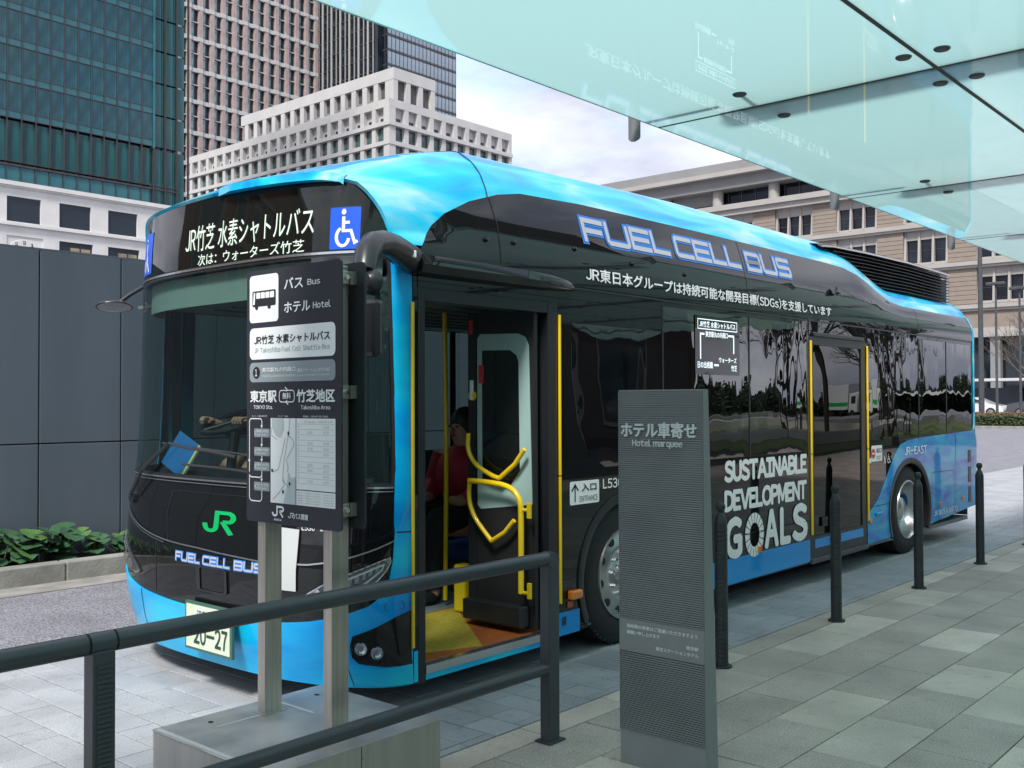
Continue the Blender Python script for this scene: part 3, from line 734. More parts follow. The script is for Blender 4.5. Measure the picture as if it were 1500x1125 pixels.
PY = [0, .012, .03, .065, .10, .15, .22, .35, .60, 1.2]
PZ = [2.33, 2.45, 2.55, 2.67, 2.78, 2.87, 2.95, 3.045, 3.085, 3.11]
PV = [0, .05, .10, .15, .20, .25, .30, .35, .42, .5]
RIM = [None, (.785, 2.392), (.752, 2.460), (.720, 2.512), (.684, 2.555), (.636, 2.606), (.585, 2.648), (.508, 2.672), (.404, 2.685), (.0, 2.705)]
def kx(x):
    t = max(0, min(1, (x - 6.35) / 1.35)); t = t * t * (3 - 2 * t); return (1 - .42 * t) * interp(x, [1.5, 1.9, 2.4, 3.1, 3.8], [.935, .945, .962, .985, 1.0])
def prof_at(v, x):
    m = v > .5; v = 1 - v if m else v
    y = interp(v, PV, PY); z = 2.33 + (interp(v, PV, PZ) - 2.33) * kx(x)
    return Vector((x, WB - y if m else y, z))
def rim_at(v):
    m = v > .5; v = 1 - v if m else v
    pts = [(s_of_x(.80, 2.34), 2.34)] + RIM[1:]
    s = interp(v, PV, [p[0] for p in pts]); z = interp(v, PV, [p[1] for p in pts])
    return fm(-s if m else s, z, .016 * min(1, v / .12))
NV = 96; vv = [i / NV for i in range(NV + 1)]
grid = []
XS0 = 1.5; NK = 14
for k in range(NK):
    t = k / NK; row = []
    for v in vv:
        P0 = rim_at(v); P1 = prof_at(v, XS0); c = min(v, 1 - v) / .5
        sgn = 1 if v < .5 else -1
        T0 = Vector((.80 - .25 * c, 0, .05 + .30 * c ** .8)); T1 = Vector((1.0, 0, .03 + .16 * c))
        h00 = 2 * t ** 3 - 3 * t ** 2 + 1; h10 = t ** 3 - 2 * t ** 2 + t; h01 = -2 * t ** 3 + 3 * t ** 2; h11 = t ** 3 - t ** 2
        row.append(h00 * P0 + h10 * T0 + h01 * P1 + h11 * T1)
    grid.append(row)
xs = [XS0 + .1 * i for i in range(8)] + [2.3 + .25 * i for i in range(16)] + [6.3 + .1 * i for i in range(16)] + [7.95 + .3 * i for i in range(6)] + [9.7]
xs = sorted(set(round(x, 3) for x in xs))
for x in xs: grid.append([prof_at(v, x) for v in vv])
for i in range(1, 8):            # rounded tail
    a = i / 7 * math.pi / 2; row = []
    for v in vv:
        p = prof_at(v, 9.7); c = Vector((9.7, 1.2, 2.33))
        q = p - c; k = .20 * (1 - math.cos(a))
        row.append(Vector((9.7 + .26 * math.sin(a), c.y + q.y * (1 - k * .7), c.z + q.z * (1 - k * 1.2))))
    grid.append(row)
gv = [tuple(p) for row in grid for p in row]; NW = NV + 1
gf = [(r * NW + i, r * NW + i + 1, (r + 1) * NW + i + 1, (r + 1) * NW + i) for r in range(len(grid) - 1) for i in range(NV)]
bvh = BVHTree.FromPolygons(gv, gf)
def bow(x): return .085 * max(0, min(1, (x - 9.55) / .3)) 
def sm(u, z, off=0.0):
    """near (door) side of the body: u runs back along the bus and wraps round the tail"""
    if z <= 2.33: y = 0.0; nz = 0
    elif u < 1.6:
        h = bvh.ray_cast(Vector((max(u, .80), -1, z)), Vector((0, 1, 0)))
        y = h[0].y if h[0] else .05; nz = .25
        if h[0] is None:
            h = bvh.find_nearest(Vector((u, 0, z))); y = h[0].y
    else: y = interp(2.33 + (z - 2.33) / kx(u), PZ, PY); nz = .25 * min(1, (z - 2.33) / .2)
    if u <= 9.8: x = u; n = Vector((0, -1, nz)).normalized(); p = Vector((x, y, z))
    else:
        th = min((u - 9.8) / .15, math.pi / 2); x = 9.8 + .15 * math.sin(th); yy = y + .15 * (1 - math.cos(th)) + max(0, u - 9.8 - .15 * math.pi / 2)
        n = Vector((math.sin(th), -math.cos(th), 0)); p = Vector((x, yy, z))
    if z < 1.22 and u > 9.5: p.x += bow(u) * min(1, (1.22 - z) / .1)
    return p + n * off

B = {}
B['black'] = pm('glossy black body paint', (.008, .009, .010), .09, coat=1, bump=.012, bs=2.2)
B['black'].node_tree.nodes['Principled BSDF'].inputs['Coat Roughness'].default_value = .01
B['black'].node_tree.nodes['Principled BSDF'].inputs['Specular IOR Level'].default_value = 0
B['satin'] = pm('satin black trim', (.018, .020, .023), .32)
B['rubber'] = pm('black rubber', (.018, .018, .019), .75, bump=.2, bs=60)
B['pane'] = glass('dark tinted bus window', (.10, .14, .13), .14, 0, .35, bump=.26, bs=2.0, bstretch=(1.5, 1, .7), ior=1.62)
B['doorglass'] = glass('green tinted door glass', (.16, .22, .21), .02, 0, .35, bump=.05, bs=1.5, ior=1.55)
B['far'] = glass('grey far side glass', (.70, .80, .78), .0, 0, .85)
B['screen'] = glass('clear green windscreen', (.66, .82, .78), .07, 0, .8, ior=1.5)
B['ledglass'] = pm('black display glass', (.008, .010, .009), .03, coat=1, spec=0, bump=.02, bs=1.2)
B['wrap_roof'] = wrap_mat('sky and cloud wrap', [(.30, (.0, .26, .70)), (.42, (.0, .42, .80)), (.50, (.0, .54, .82)), (.59, (.10, .58, .80)), (.72, (.50, .76, .84))], (.75, 2.6, 3.2), 1.35, .9)
B['wrap_front'] = wrap_mat('cyan front wrap', [(.28, (.0, .22, .70)), (.48, (.0, .42, .82)), (.70, (.01, .62, .84))], (2.0, .9, 3.0), 1.1, .4)
B['wrap_skirt'] = wrap_mat('blue skirt wrap', [(.3, (.0, .21, .62)), (.7, (.0, .31, .74))], (.4, 1, 2), 1.2, .2)
B['wrap_rear'] = wrap_mat('blue violet wrap', [(.28, (.01, .08, .48)), (.38, (.0, .15, .58)), (.48, (.0, .24, .64)), (.60, (.0, .36, .66)), (.75, (.04, .44, .56))], (.9, 1, 3.4), 1.5, 1.2)
B['silver'] = pm('silver trim', (.60, .62, .64), .2, metal=.9)
B['yellow'] = pm('yellow grab paint', (.80, .55, .01), .35, coat=.5)
B['white'] = pm('white vinyl', (.82, .83, .83), .45)
B['silver_v'] = pm('silver vinyl', (.44, .47, .53), .4)
B['blue_v'] = pm('blue vinyl', (.02, .18, .60), .4)
B['icon_blue'] = pm('sticker blue', (.0, .09, .66), .45)
B['green_v'] = pm('green vinyl', (.0, .38, .10), .4)
B['red_v'] = pm('red vinyl', (.55, .03, .04), .4)
B['led'] = emis('led dots', (.80, .95, .80), .42)
B['led_dim'] = emis('led route display', (.80, .95, 1.0), .45)
B['amber'] = pm('amber lens', (.75, .20, .01), .15, coat=1)
B['lens'] = glass('clear lamp lens', (.9, .95, 1), .06, .0, .85, ior=1.5)
B['chrome'] = pm('chrome reflector', (.8, .8, .82), .08, metal=1)
B['lampbase'] = pm('lamp reflector', (.16, .17, .18), .3, metal=.6)
B['rim'] = pm('brushed alloy rim', (.55, .55, .55), .28, metal=.9, var=.08, vs=8)
B['inner'] = pm('dark interior trim', (.11, .14, .14), .6)
B['inner_grey'] = pm('grey floor vinyl', (.18, .22, .23), .6)
B['orange_mat'] = pm('orange floor mat', (.36, .095, .018), .7, var=.15, vs=40)
B['yellow_mat'] = pm('yellow floor mat', (.42, .30, .035), .7, var=.15, vs=40)
B['mint'] = pm('pale mint door frame', (.33, .47, .45), .4)
B['seat'] = pm('deep blue seat fabric', (.02, .09, .34), .8)
B['plate'] = pm('number plate', (.66, .68, .62), .5, c2=(.60, .68, .48), vs=14)
B['plate_f'] = pm('dark green plate frame', (.05, .12, .09), .4)
B['plate_t'] = pm('plate digits', (.015, .06, .03), .5)
B['card'] = pm('blue notice board', (.03, .20, .55), .4)

bus = thing('city_bus', 'blue and black fuel cell city bus standing with its front door open', 'bus', (0, 0, 0))
# roof shell
roof = MB(); roof.v = gv; roof.f = gf
ro = roof.build('roof', B['wrap_roof'], bus, smooth=True)
# visor lip from the rim down to the display glass
lip = MB(); n_ = 120; vs = []
for i in range(n_ + 1):
    v = i / n_; a = rim_at(v); m = v > .5; w_ = 1 - v if m else v
    pts = [(s_of_x(.80, 2.34), 2.34)] + RIM[1:]
    s = interp(w_, PV, [p[0] for p in pts]); z = interp(w_, PV, [p[1] for p in pts])
    s2, z2 = s * .985, z - .012
    vs += [tuple(a), tuple(fm(-s2 if m else s2, z2, -.004))]
lip.add(vs, [(2 * i, 2 * i + 2, 2 * i + 3, 2 * i + 1) for i in range(n_)]); lip.build('visor_lip', B['wrap_roof'], ro, smooth=True)
# raised peak over the display
vs = []
for i in range(33):
    s = .01 + (.52 - .01) * i / 32; e = min(1, i / 3, (32 - i) / 5); e = max(0, e)
    z = interp(.5 - .5 * 0 if False else .0, [0], [0]) if False else interp(-abs(s), [-.785, -.508, -.404, 0], [2.39, 2.672, 2.685, 2.705])
    vs += [tuple(fm(s, z - .022, .012)), tuple(fm(s, z - .024, .020 + .035 * e)), tuple(fm(s, z + .018, .020 + .032 * e)), tuple(fm(s, z + .05, -.02))]
pk = MB().add(vs, [(4 * i + j, 4 * i + 4 + j, 4 * i + 5 + j, 4 * i + 1 + j) for i in range(32) for j in range(3)])
pk.build('visor', B['wrap_roof'], bus, smooth=True)

# ---- door side
AX1, AX2, AZ, AR = 2.69, 7.71, .445, .50
def rxf(cx): return 1.02 if cx < 5 else 1.13
def zb(x): return interp(x, [.8, 2, 3.9, 6.6, 8.3, 9.8, 10.1], [.145, .17, .19, .21, .25, .33, .345])
def archpts(cx, r, a0=-30, a1=210, n=26): return [(cx + rxf(cx) * r * math.cos(R(a0 + (a1 - a0) * i / n)), AZ + r * math.sin(R(a0 + (a1 - a0) * i / n))) for i in range(n + 1)]
def low_with_arch(x0, x1, arches):
    pts = [(x0, zb(x0))]
    for cx in arches:
        r = AR; a = math.degrees(math.asin((AZ - zb(cx)) / r))
        pts += list(reversed(archpts(cx, r, -a, 180 + a)))
    pts.append((x1, zb(x1))); return pts
top_curve = [(.86, 2.335), (.89, 2.37), (.97, 2.465), (1.07, 2.54), (1.28, 2.638), (1.53, 2.715), (1.74, 2.755), (2.33, 2.78), (3.5, 2.785), (5.82, 2.785), (6.30, 2.775), (6.62, 2.735), (6.80, 2.69), (7.05, 2.61), (7.36, 2.535), (7.70, 2.51), (9.23, 2.51), (9.70, 2.51), (9.80, 2.48)]
def panes():
    out = []
    for x0, x1, z0, z1 in ((3.115, 4.315, 1.13, 2.19), (4.33, 5.335, 1.13, 2.19), (6.645, 7.98, 1.20, 2.19), (7.995, 8.84, 1.20, 2.19), (8.855, 9.72, 1.20, 2.19)): out.append([(x0, z0), (x1, z0), (x1, z1), (x0, z1)])
    out.append([(2.44, 1.14), (3.10, 1.14), (3.10, 2.02), (2.10, 2.02), (2.10, 1.74), (2.16, 1.42), (2.28, 1.21)])
    return out
PN = panes()
low = low_with_arch(.83, 9.80, (AX1, AX2))
out_ = low + list(reversed(top_curve)) + [(.83, 2.30)]
door1 = [(.831, .05), (1.96, .05), (1.96, 2.13), (.831, 2.13)]
door1 = [(.845, .20), (1.955, .20), (1.955, 2.13), (.845, 2.13)]
door2 = [(5.362, .215), (6.59, .215), (6.59, 2.09), (5.362, 2.09)]
# body is cut at the two doors so that the openings reach the lower edge
def cutx(x0, x1, low_arches, topseg, nm):
    lo = low_with_arch(x0, x1, low_arches)
    return lo + list(reversed(topseg))
up = [p for p in top_curve]
body = MB()
shell1 = low_with_arch(1.955, 5.362, (AX1,)) + [(5.362, 2.10), (5.362, 2.24), (1.955, 2.24)]
sheet('side_panel', shell1, sm, B['black'], bus, holes=PN[0:2] + PN[5:6], su=.4, sv=.3, label='glossy black panel between the front and rear doors')
shell2 = low_with_arch(6.59, 9.80, (AX2,)) + [(9.80, 2.24), (6.59, 2.24)]
sheet('side_panel', shell2, sm, B['black'], bus, holes=PN[2:5], su=.4, sv=.3, label='glossy black panel behind the rear door')
shell3 = [(.83, 2.13), (1.953, 2.13), (1.953, 2.243), (5.364, 2.243), (5.364, 2.11), (6.588, 2.11), (6.588, 2.243), (9.80, 2.243)] + list(reversed(top_curve)) + [(.83, 2.30)]
sheet('cantrail_panel', shell3, sm, B['black'], bus, su=.16, sv=.07, off=.006, thick=.02)
for i, p in enumerate(PN):
    x0 = min(q[0] for q in p); x1 = max(q[0] for q in p); z0 = min(q[1] for q in p); z1 = max(q[1] for q in p)
    sheet('window_pane', [(x + (.004 if x < (x0 + x1) / 2 else -.004), z) for x, z in p], sm, B['pane'], bus, su=.05, sv=.05, off=-.001, thick=0,
          offf=lambda u, v, x0=x0, x1=x1, z0=z0, z1=z1: .0022 * (1 - ((2 * u - x0 - x1) / (x1 - x0)) ** 4) * (1 - ((2 * v - z0 - z1) / (z1 - z0)) ** 4))
# window rubber and cantrail mouldings
MB().box((2.0, -.008, 2.225), (9.78, .004, 2.236)).build('rain_strip', B['satin'], bus)
for x in (3.105, 4.322, 7.987, 8.847): MB().box((x - .005, -.004, 1.12), (x + .005, .01, 2.2)).build('pillar_seal', B['satin'], bus)
def seam(pts, nm='panel_seam', mp_=sm, w_=.006, mat=None, off=.0075, par=None): return put_stroke(nm, [pts], w_, mp_, mat or M['dark_plain'], par or bus, off)
def fine(pts, k=14):
    o = []
    for (a, b), (c, d) in zip(pts[:-1], pts[1:]): o += [(a + (c - a) * i / k, b + (d - b) * i / k) for i in range(k)]
    return o + [pts[-1]]
seam(fine([(1.465, 2.31), (1.46, 2.55), (1.45, 2.68)]), off=.009); seam(fine([(4.30, 2.25), (4.30, 2.78)]), off=.008); seam(fine([(7.98, 2.25), (7.98, 2.50)]), off=.008)
# roof seam over the dome
sv_ = []
for i in range(26):
    z = 2.70 + .0; v = .16 + .0165 * i; p = prof_at(v, 1.44 + .12 * (i / 25) ** 1.2); 
    h = bvh.find_nearest(p); nn = h[1]; nn = nn if nn.z > 0 or nn.y < 0 else -nn
    sv_.append(h[0] + nn * .003)
MB().tube(sv_, .0035, 5).build('roof_seam', M['dark_plain'], ro)
# rubber arch trims and inner wheel housings
for cx in (AX1, AX2):
    m_ = MB(); A = archpts(cx, AR, -27, 207, 40)
    vs = []
    for i, (x, z) in enumerate(A):
        d = Vector((x - cx, z - AZ)).normalized()
        for dr, y in ((.0, -.012), (.028, -.012), (.028, .02), (-.03, .03), (-.03, -.002)): vs.append((x + d.x * dr, y, z + d.y * dr))
    n5 = 5
    m_.add(vs, [(i * n5 + j, i * n5 + (j + 1) % n5, (i + 1) * n5 + (j + 1) % n5, (i + 1) * n5 + j) for i in range(len(A) - 1) for j in range(n5)])
    m_.build('wheel_arch', B['satin'], bus, smooth=True)
    vs = [(x, y, z) for (x, z) in archpts(cx, AR + .0, -27, 207, 40) for y in (.01, .75)]
    MB().add(vs, [(2 * i, 2 * i + 1, 2 * i + 3, 2 * i + 2) for i in range(40)]).build('wheel_housing', M['dark_plain'], bus)
# wheels
def wheel(cx, cy, side, rear):
    t = MB(); Rr = .447
    pr = [(.285, .0), (.30, -.008), (.35, -.012), (.405, -.006), (.433, .012), (Rr, .03), (Rr, .055), (Rr - .010, .058), (Rr - .010, .068), (Rr, .070), (Rr, .12), (Rr - .01, .123), (Rr - .01, .133), (Rr, .135), (Rr, .19), (Rr - .010, .193), (Rr - .010, .203), (Rr, .206), (Rr, .24), (.415, .27), (.285, .28)]
    o = t.lathe([(r, y * side) for r, y in pr], (0, 0, 0), axis=1, n=56, close=False).build('wheel', B['rubber'], bus, (cx, cy, AZ), smooth=True)
    tr_ = MB()
    for k in range(64):
        a = 2 * math.pi * k / 64
        for y0, y1 in ((.012, .05), (.21, .25)):
            c_, s_ = math.cos(a), math.sin(a); c2, s2 = math.cos(a + .045), math.sin(a + .045)
            ra, rb = Rr - .012, Rr + .004
            tr_.add([(ra * c_, y0 * side, ra * s_), (rb * c_, y0 * side, rb * s_), (rb * c2, y0 * side, rb * s2), (ra * c2, y0 * side, ra * s2), (ra * c_, y1 * side, ra * s_), (rb * c_, y1 * side, rb * s_), (rb * c2, y1 * side, rb * s2), (ra * c2, y1 * side, ra * s2)],
                    [(0, 1, 2, 3), (4, 5, 6, 7), (0, 1, 5, 4), (1, 2, 6, 5), (2, 3, 7, 6)])
    tr_.build('tread', B['rubber'], o)
    if not rear:
        rp_ = [(.293, -.004), (.290, -.016), (.281, -.018), (.274, .0), (.272, .02), (.262, .035), (.235, .028), (.19, .012), (.165, .006), (.150, .010), (.09, .012), (.085, -.03), (.06, -.045), (.0, -.048)]
    else:
        rp_ = [(.300, -.004), (.296, -.016), (.285, -.018), (.280, .0), (.276, .05), (.262, .10), (.245, .13), (.20, .15), (.15, .155), (.13, .15), (.12, .06), (.10, .045), (.0, .04)]
    MB().lathe([(r, y * side) for r, y in rp_], (0, 0, 0), axis=1, n=56, close=False).build('rim', B['rim'], o, smooth=True)
    hr, hy = (.232, .024) if not rear else (.21, .145)
    for k in range(10):
        a = 2 * math.pi * (k + .3) / 10
        MB().lathe([(0, (hy - .009) * side), (.026, (hy - .009) * side), (.027, (hy + .012) * side)], (hr * math.cos(a), 0, hr * math.sin(a)), axis=1, n=14).build('hand_hole', M['dark_plain'], o)
    ny = .0 if not rear else .135
    for k in range(10):
        a = 2 * math.pi * (k + .8) / 10; r_ = .135 if not rear else .165
        MB().lathe([(0, (ny - .022) * side), (.013, (ny - .020) * side), (.015, (ny + .012) * side)], (r_ * math.cos(a), 0, r_ * math.sin(a)), axis=1, n=6).build('wheel_nut', B['chrome'], o)
    return o
wheel(AX1, .035, 1, False); wheel(AX2, .035, 1, True); wheel(AX1, 2.365, -1, False); wheel(AX2, 2.365, -1, True)

# blue wraps on the side
def fullarc(cx, a0, a1, n=16, r=AR + .026): return [(cx + rxf(cx) * r * math.cos(R(a0 + (a1 - a0) * i / n)), AZ + r * math.sin(R(a0 + (a1 - a0) * i / n))) for i in range(n + 1)]
sheet('skirt_wrap', fullarc(AX1, -29, -7, 4) + [(5.358, .385), (5.358, zb(5.36))], sm, B['wrap_skirt'], bus, off=.004, thick=.004, su=.5)
sheet('skirt_wrap', [(1.968, zb(1.97)), (2.165, zb(2.1)), (2.165, .305), (1.968, .305)], sm, B['wrap_skirt'], bus, off=.004, thick=.004, su=.5)
rear_poly = [(6.597, zb(6.6)), (7.15, zb(7.1))] + list(reversed(fullarc(AX2, -23, 205, 40))) + [(8.32, zb(8.3)), (9.80, zb(9.8)), (10.036, .345), (10.036, 1.30), (9.86, 1.295), (9.80, 1.215), (9.69, 1.20), (7.95, 1.165), (7.68, 1.15), (7.45, 1.11), (7.29, 1.01), (7.12, .85), (6.86, .61), (6.597, .485)]
sheet('rear_wrap', rear_poly, sm, B['wrap_rear'], bus, off=.004, thick=.006, su=.08, sv=.12)
sheet('rear_corner', [(9.745, 1.212), (9.80, 1.225), (9.86, 1.30), (10.036, 1.305), (10.036, 2.40), (9.86, 2.515), (9.70, 2.515), (9.72, 2.47), (9.765, 2.40), (9.77, 2.24), (9.77, 1.30)], sm, B['wrap_roof'], bus, off=.010, thick=.006, su=.04, sv=.12)
sheet('rear_panel', [(10.036, .345), (12.15, .345), (12.15, 2.60), (10.036, 2.60)], sm, B['wrap_rear'], bus, off=0, thick=.01, su=.3, sv=.3)
for pts in ([(6.60, .553), (7.15, .553)], [(8.30, .575), (8.344, .575), (8.344, .787), (9.05, .775), (9.06, .29)], [(9.13, 1.18), (9.10, .27)], [(8.344, .575), (8.344, .26)], [(9.12, 1.16), (9.12, .8)]): seam(pts, w_=.005)
for z0, z1 in ((.84, .98), (.61, .79), (.38, .56)):
    g_ = MB().box((9.56, -.0075, z0), (9.66, -.004, z1)).build('vent_grille', B['satin'], bus)
    for k in range(8): MB().box((9.565, -.010, z0 + .008 + (z1 - z0 - .01) * k / 8), (9.655, -.006, z0 + .014 + (z1 - z0 - .01) * k / 8)).build('louvre', M['dark_steel'], g_)
MB().bbox((6.775, -.022, .46), (6.95, -.004, .492), .007).build('flap_handle', B['wrap_skirt'], bus)
for x, z in ((6.65, .42), (8.59, .43), (9.335, .443)): MB().bbox((x - .018, -.018, z - .022), (x + .018, -.003, z + .022), .004).build('side_marker', B['amber'], bus)
MB().bbox((6.622, -.008, .80), (6.730, -.002, .90), .004).build('lock_flap', B['black'], bus)
# door-side lettering
V = B['white']
def ST(nm, s, u, v, wd, h, mat=V, off=.009, bold=.0, **k): return put_text(nm, s, sm, u, v, wd, h, mat, bus, off, bold, **k)
def carc(cx, cy, r, a0, a1, n=4): return arc(cx, cy, r, a0, a1, n)
# square-shouldered display letters: centre lines on a box W wide and 1 high, stroke q
def block(ch, W, q):
    h = q / 2; l, r_, b_, t_ = h, W - h, h, 1 - h; m = .5; c = .14
    return {'F': [[(l, 0), (l, t_), (W, t_)], [(l + h, m - .02), (W * .90, m - .02)]],
            'U': [[(l, 1), (l, b_ + c)] + carc(l + c, b_ + c, c, 180, 270) + carc(r_ - c, b_ + c, c, 270, 360) + [(r_, 1)]],
            'E': [[(W, t_), (l, t_), (l, b_), (W, b_)], [(l + h, m), (W * .95, m)]],
            'L': [[(l, 1), (l, b_), (W, b_)]],
            'C': [[(W, t_)] + carc(l + c, t_ - c, c, 90, 180) + carc(l + c, b_ + c, c, 180, 270) + [(W, b_)]],
            'B': [[(l, m), (l, t_), (r_ - c, t_)] + carc(r_ - c, t_ - c * .9, c * .9, 90, 0) + carc(r_ - c, m + c * .9, c * .9, 0, -90) + [(l, m)],
                  [(l, m), (l, b_), (r_ - c, b_)] + carc(r_ - c, b_ + c * .9, c * .9, -90, 0) + carc(r_ - c, m - c * .9, c * .9, 0, 90) + [(l, m)]],
            'S': [[(W * .97, t_), (l + c, t_)] + carc(l + c, t_ - c * .85, c * .85, 90, 180) + carc(l + c, m + c * .85, c * .85, 180, 270) + carc(r_ - c, m - c * .85, c * .85, 90, 0) + carc(r_ - c, b_ + c * .85, c * .85, 0, -90) + [(W * .03, b_)]]}[ch]
def block_word(word, x0, x1, z0, z1, H, mp_, off, q=.205, grow=0.0, mat=None):
    n = len(word); wt = {'F': .93, 'L': .86, 'E': .95, 'U': 1.06, 'C': 1.0, 'B': 1.05, 'S': 1.03}
    gap = .10 * H; tot = sum(wt[c] for c in word); unit = (x1 - x0 - gap * (n - 1)) / tot; x = x0
    for c in word:
        W = unit * wt[c]; g = grow
        zz = z0 + (z1 - z0) * (x - x0) / max(1e-6, (x1 - x0))
        paths = block(c, W / H, q)
        # lengthen the free ends a little for the outline layer
        P = []
        for p in paths:
            p = [(a * H + x, b * H + zz) for a, b in p]
            if g and p[0] != p[-1]:
                for i, j in ((0, 1), (-1, -2)):
                    d = (Vector(p[i]) - Vector(p[j])).normalized(); p[i] = (p[i][0] + d.x * g, p[i][1] + d.y * g)
            P.append(p)
        put_stroke('block_letter', P, q * H + 2 * g, mp_, mat, bus, off); x += W + gap
for word, x0, x1, z0, z1 in (('FUEL', 2.268, 3.255, 2.531, 2.547), ('CELL', 3.335, 4.262, 2.549, 2.556), ('BUS', 4.362, 5.132, 2.551, 2.566)):
    block_word(word, x0, x1, z0, z1, .158, sm, .0085, grow=.015, mat=B['blue_v']); block_word(word, x0, x1, z0, z1, .158, sm, .0110, mat=B['silver_v'])
ST('slogan_lettering', 'JR東日本グループは持続可能な開発目標(SDGs)を支援しています', 2.235, 2.286, 3.575, .086, V, .011, .022)
GAP[0] = .015
ST('goals_lettering', 'SUSTAINABLE', 3.92, .945, 1.39, .165, V, .003, .065); ST('goals_lettering', 'DEVELOPMENT', 3.92, .728, 1.385, .165, V, .003, .065)
ST('goals_lettering', 'G', 3.915, .375, .265, .315, V, .0065, .06)
ST('goals_lettering', 'A', 4.535, .395, .245, .305, V, .0065, .06); ST('goals_lettering', 'L', 4.80, .395, .19, .305, V, .0065, .06); ST('goals_lettering', 'S', 5.02, .392, .285, .315, V, .0065, .06)
GAP[0] = .05
wm = MB()
for k in range(17):
    a0 = 90 + 360 * k / 17 + 1.6; a1 = 90 + 360 * (k + 1) / 17 - 1.6
    P = [(4.375 + .150 * math.cos(R(a0 + (a1 - a0) * i / 4)), .525 + .168 * math.sin(R(a0 + (a1 - a0) * i / 4))) for i in range(5)] + [(4.375 + .080 * math.cos(R(a1 - (a1 - a0) * i / 4)), .525 + .092 * math.sin(R(a1 - (a1 - a0) * i / 4))) for i in range(5)]
    o_ = len(wm.v); wm.v += [tuple(sm(x, z, .0065)) for x, z in P]; wm.f.append(tuple(range(o_, o_ + 10)))
wm.build('goals_wheel', V, bus)
seam([(3.14, .545), (5.355, .545)], w_=.004, off=.0072)
MB().bbox((4.42, -.02, .385), (4.475, -.003, .43), .004).build('side_marker', B['amber'], bus)
ST('operator_lettering', 'JR-EAST', 7.54, 1.00, .64, .085, V, .010, .02); ST('operator_lettering', 'JR BUS KANTO', 8.38, .318, .76, .058, V, .010, .015)
ST('fleet_number', 'L530-20501', 2.41, 1.005, .56, .062, V, .003, .02)
def panel(nm, x0, z0, x1, z1, mat, off=.003, r=.012): 
    P = rrect(x0, z0, x1, z1, r); me = bpy.data.meshes.new(nm); me.from_pydata([tuple(sm(x, z, off)) for x, z in P], [], [tuple(range(len(P)))]); return link(nm, me, mat, bus)
en_ = panel('entrance_sign', 2.075, .928, 2.370, 1.068, V)
def on_(o, root): o.parent = root; return o
on_(put_text('sign_text', '入口', sm, 2.19, 1.005, .15, .045, M['black_print'], bus, .0045, .02), en_); on_(put_text('sign_text', 'ENTRANCE', sm, 2.17, .943, .185, .034, M['black_print'], bus, .0045), en_)
on_(put_stroke('arrow', [[(2.125, .945), (2.125, 1.045)], [(2.092, 1.01), (2.125, 1.048), (2.158, 1.01)]], .011, sm, M['black_print'], bus, .0045), en_)
ex_ = panel('exit_sign', 6.70, .975, 6.965, 1.125, V, .003)
on_(put_stroke('no_entry_disc', [arc(6.745, 1.05, .024, 0, 360, 16)], .045, sm, B['red_v'], bus, .0045), ex_); on_(put_stroke('no_entry_bar', [[(6.712, 1.05), (6.778, 1.05)]], .014, sm, V, bus, .0055), ex_)
on_(put_text('sign_text', '出口', sm, 6.82, 1.055, .125, .045, M['black_print'], bus, .0045, .02), ex_); on_(put_text('sign_text', 'EXIT', sm, 6.83, .99, .11, .035, M['black_print'], bus, .0045), ex_)
panel('step_sign', 6.607, .965, 6.695, 1.01, V, .003, .004)
IC = [[(.42, .98), (.42, 1.0)], [(.42, .80), (.42, .42), (.72, .42), (.88, .10), (1.0, .14)], [(.42, .64), (.66, .64)], arc(.40, .26, .24, 110, 350, 14)]
def wheelchair(nm, mp_, u, v, wd, h, mat, par, off, k=.07):
    o = put_stroke(nm, IC, k * h, mp_, mat, bus, off, (wd, h), (u, v)); o.parent = par
    o = put_stroke(nm, [arc(.42, .92, .035, 0, 360, 12)], .07 * h, mp_, mat, bus, off, (wd, h), (u, v)); o.parent = par
wheelchair('wheelchair_mark', sm, 7.08, .945, .09, .09, V, ex_, .0065, .11)
on_(put_stroke('walking_mark', [[(7.0, .945), (7.01, .98), (7.01, 1.01), (7.03, .98), (7.04, .945)]], .011, sm, V, bus, .0065), ex_)
ch = MB().add([tuple(sm(x, z, .0062)) for x, z in ((2.0, .175), (2.04, .175), (2.04, .30), (2.0, .30))], [(0, 1, 2, 3)])
put_text('charter_word', '貸', sm, 1.985, .225, .050, .055, M['black_print'], bus, .0065, .01); put_text('charter_word', '切', sm, 2.000, .175, .040, .045, M['black_print'], bus, .0065, .01) if False else None
# amber turn lamp and reflector
MB().bbox((2.045, -.045, .372), (2.150, -.002, .428), .012).build('turn_lamp', B['amber'], bus)
MB().bbox((2.045, -.012, .325), (2.095, -.002, .362), .004).build('side_reflector', pm('dull orange reflector', (.40, .10, .02), .3), bus)
# route display behind the pane
rd = panel('route_display', 3.52, 1.74, 4.16, 2.16, B['ledglass'], .0058, .004)
LD = B['led_dim']
for args in ((('JR竹芝 水素シャトルバス', 3.575, 2.078, .52, .045)), ('東京駅丸の内南口', 3.66, 2.01, .32, .042), ('日の出桟橋', 3.55, 1.785, .21, .048), ('ウォーターズ', 3.85, 1.83, .26, .04), ('竹芝', 4.03, 1.77, .085, .045)):
    on_(put_text('route_text', args[0], sm, args[1], args[2], args[3], args[4], LD, bus, .0075, .012), rd)
on_(put_stroke('route_line', [ringpath([(3.555, 2.066), (4.12, 2.066), (4.12, 2.135), (3.555, 2.135)])], .006, sm, LD, bus, .0075), rd)
on_(put_stroke('route_line', [[(3.59, 1.85), (3.59, 2.03), (3.645, 2.03)], [(3.99, 2.03), (4.07, 2.03), (4.07, 1.90)], [(3.845, 1.81), (3.78, 1.81)]], .014, sm, LD, bus, .0075), rd)
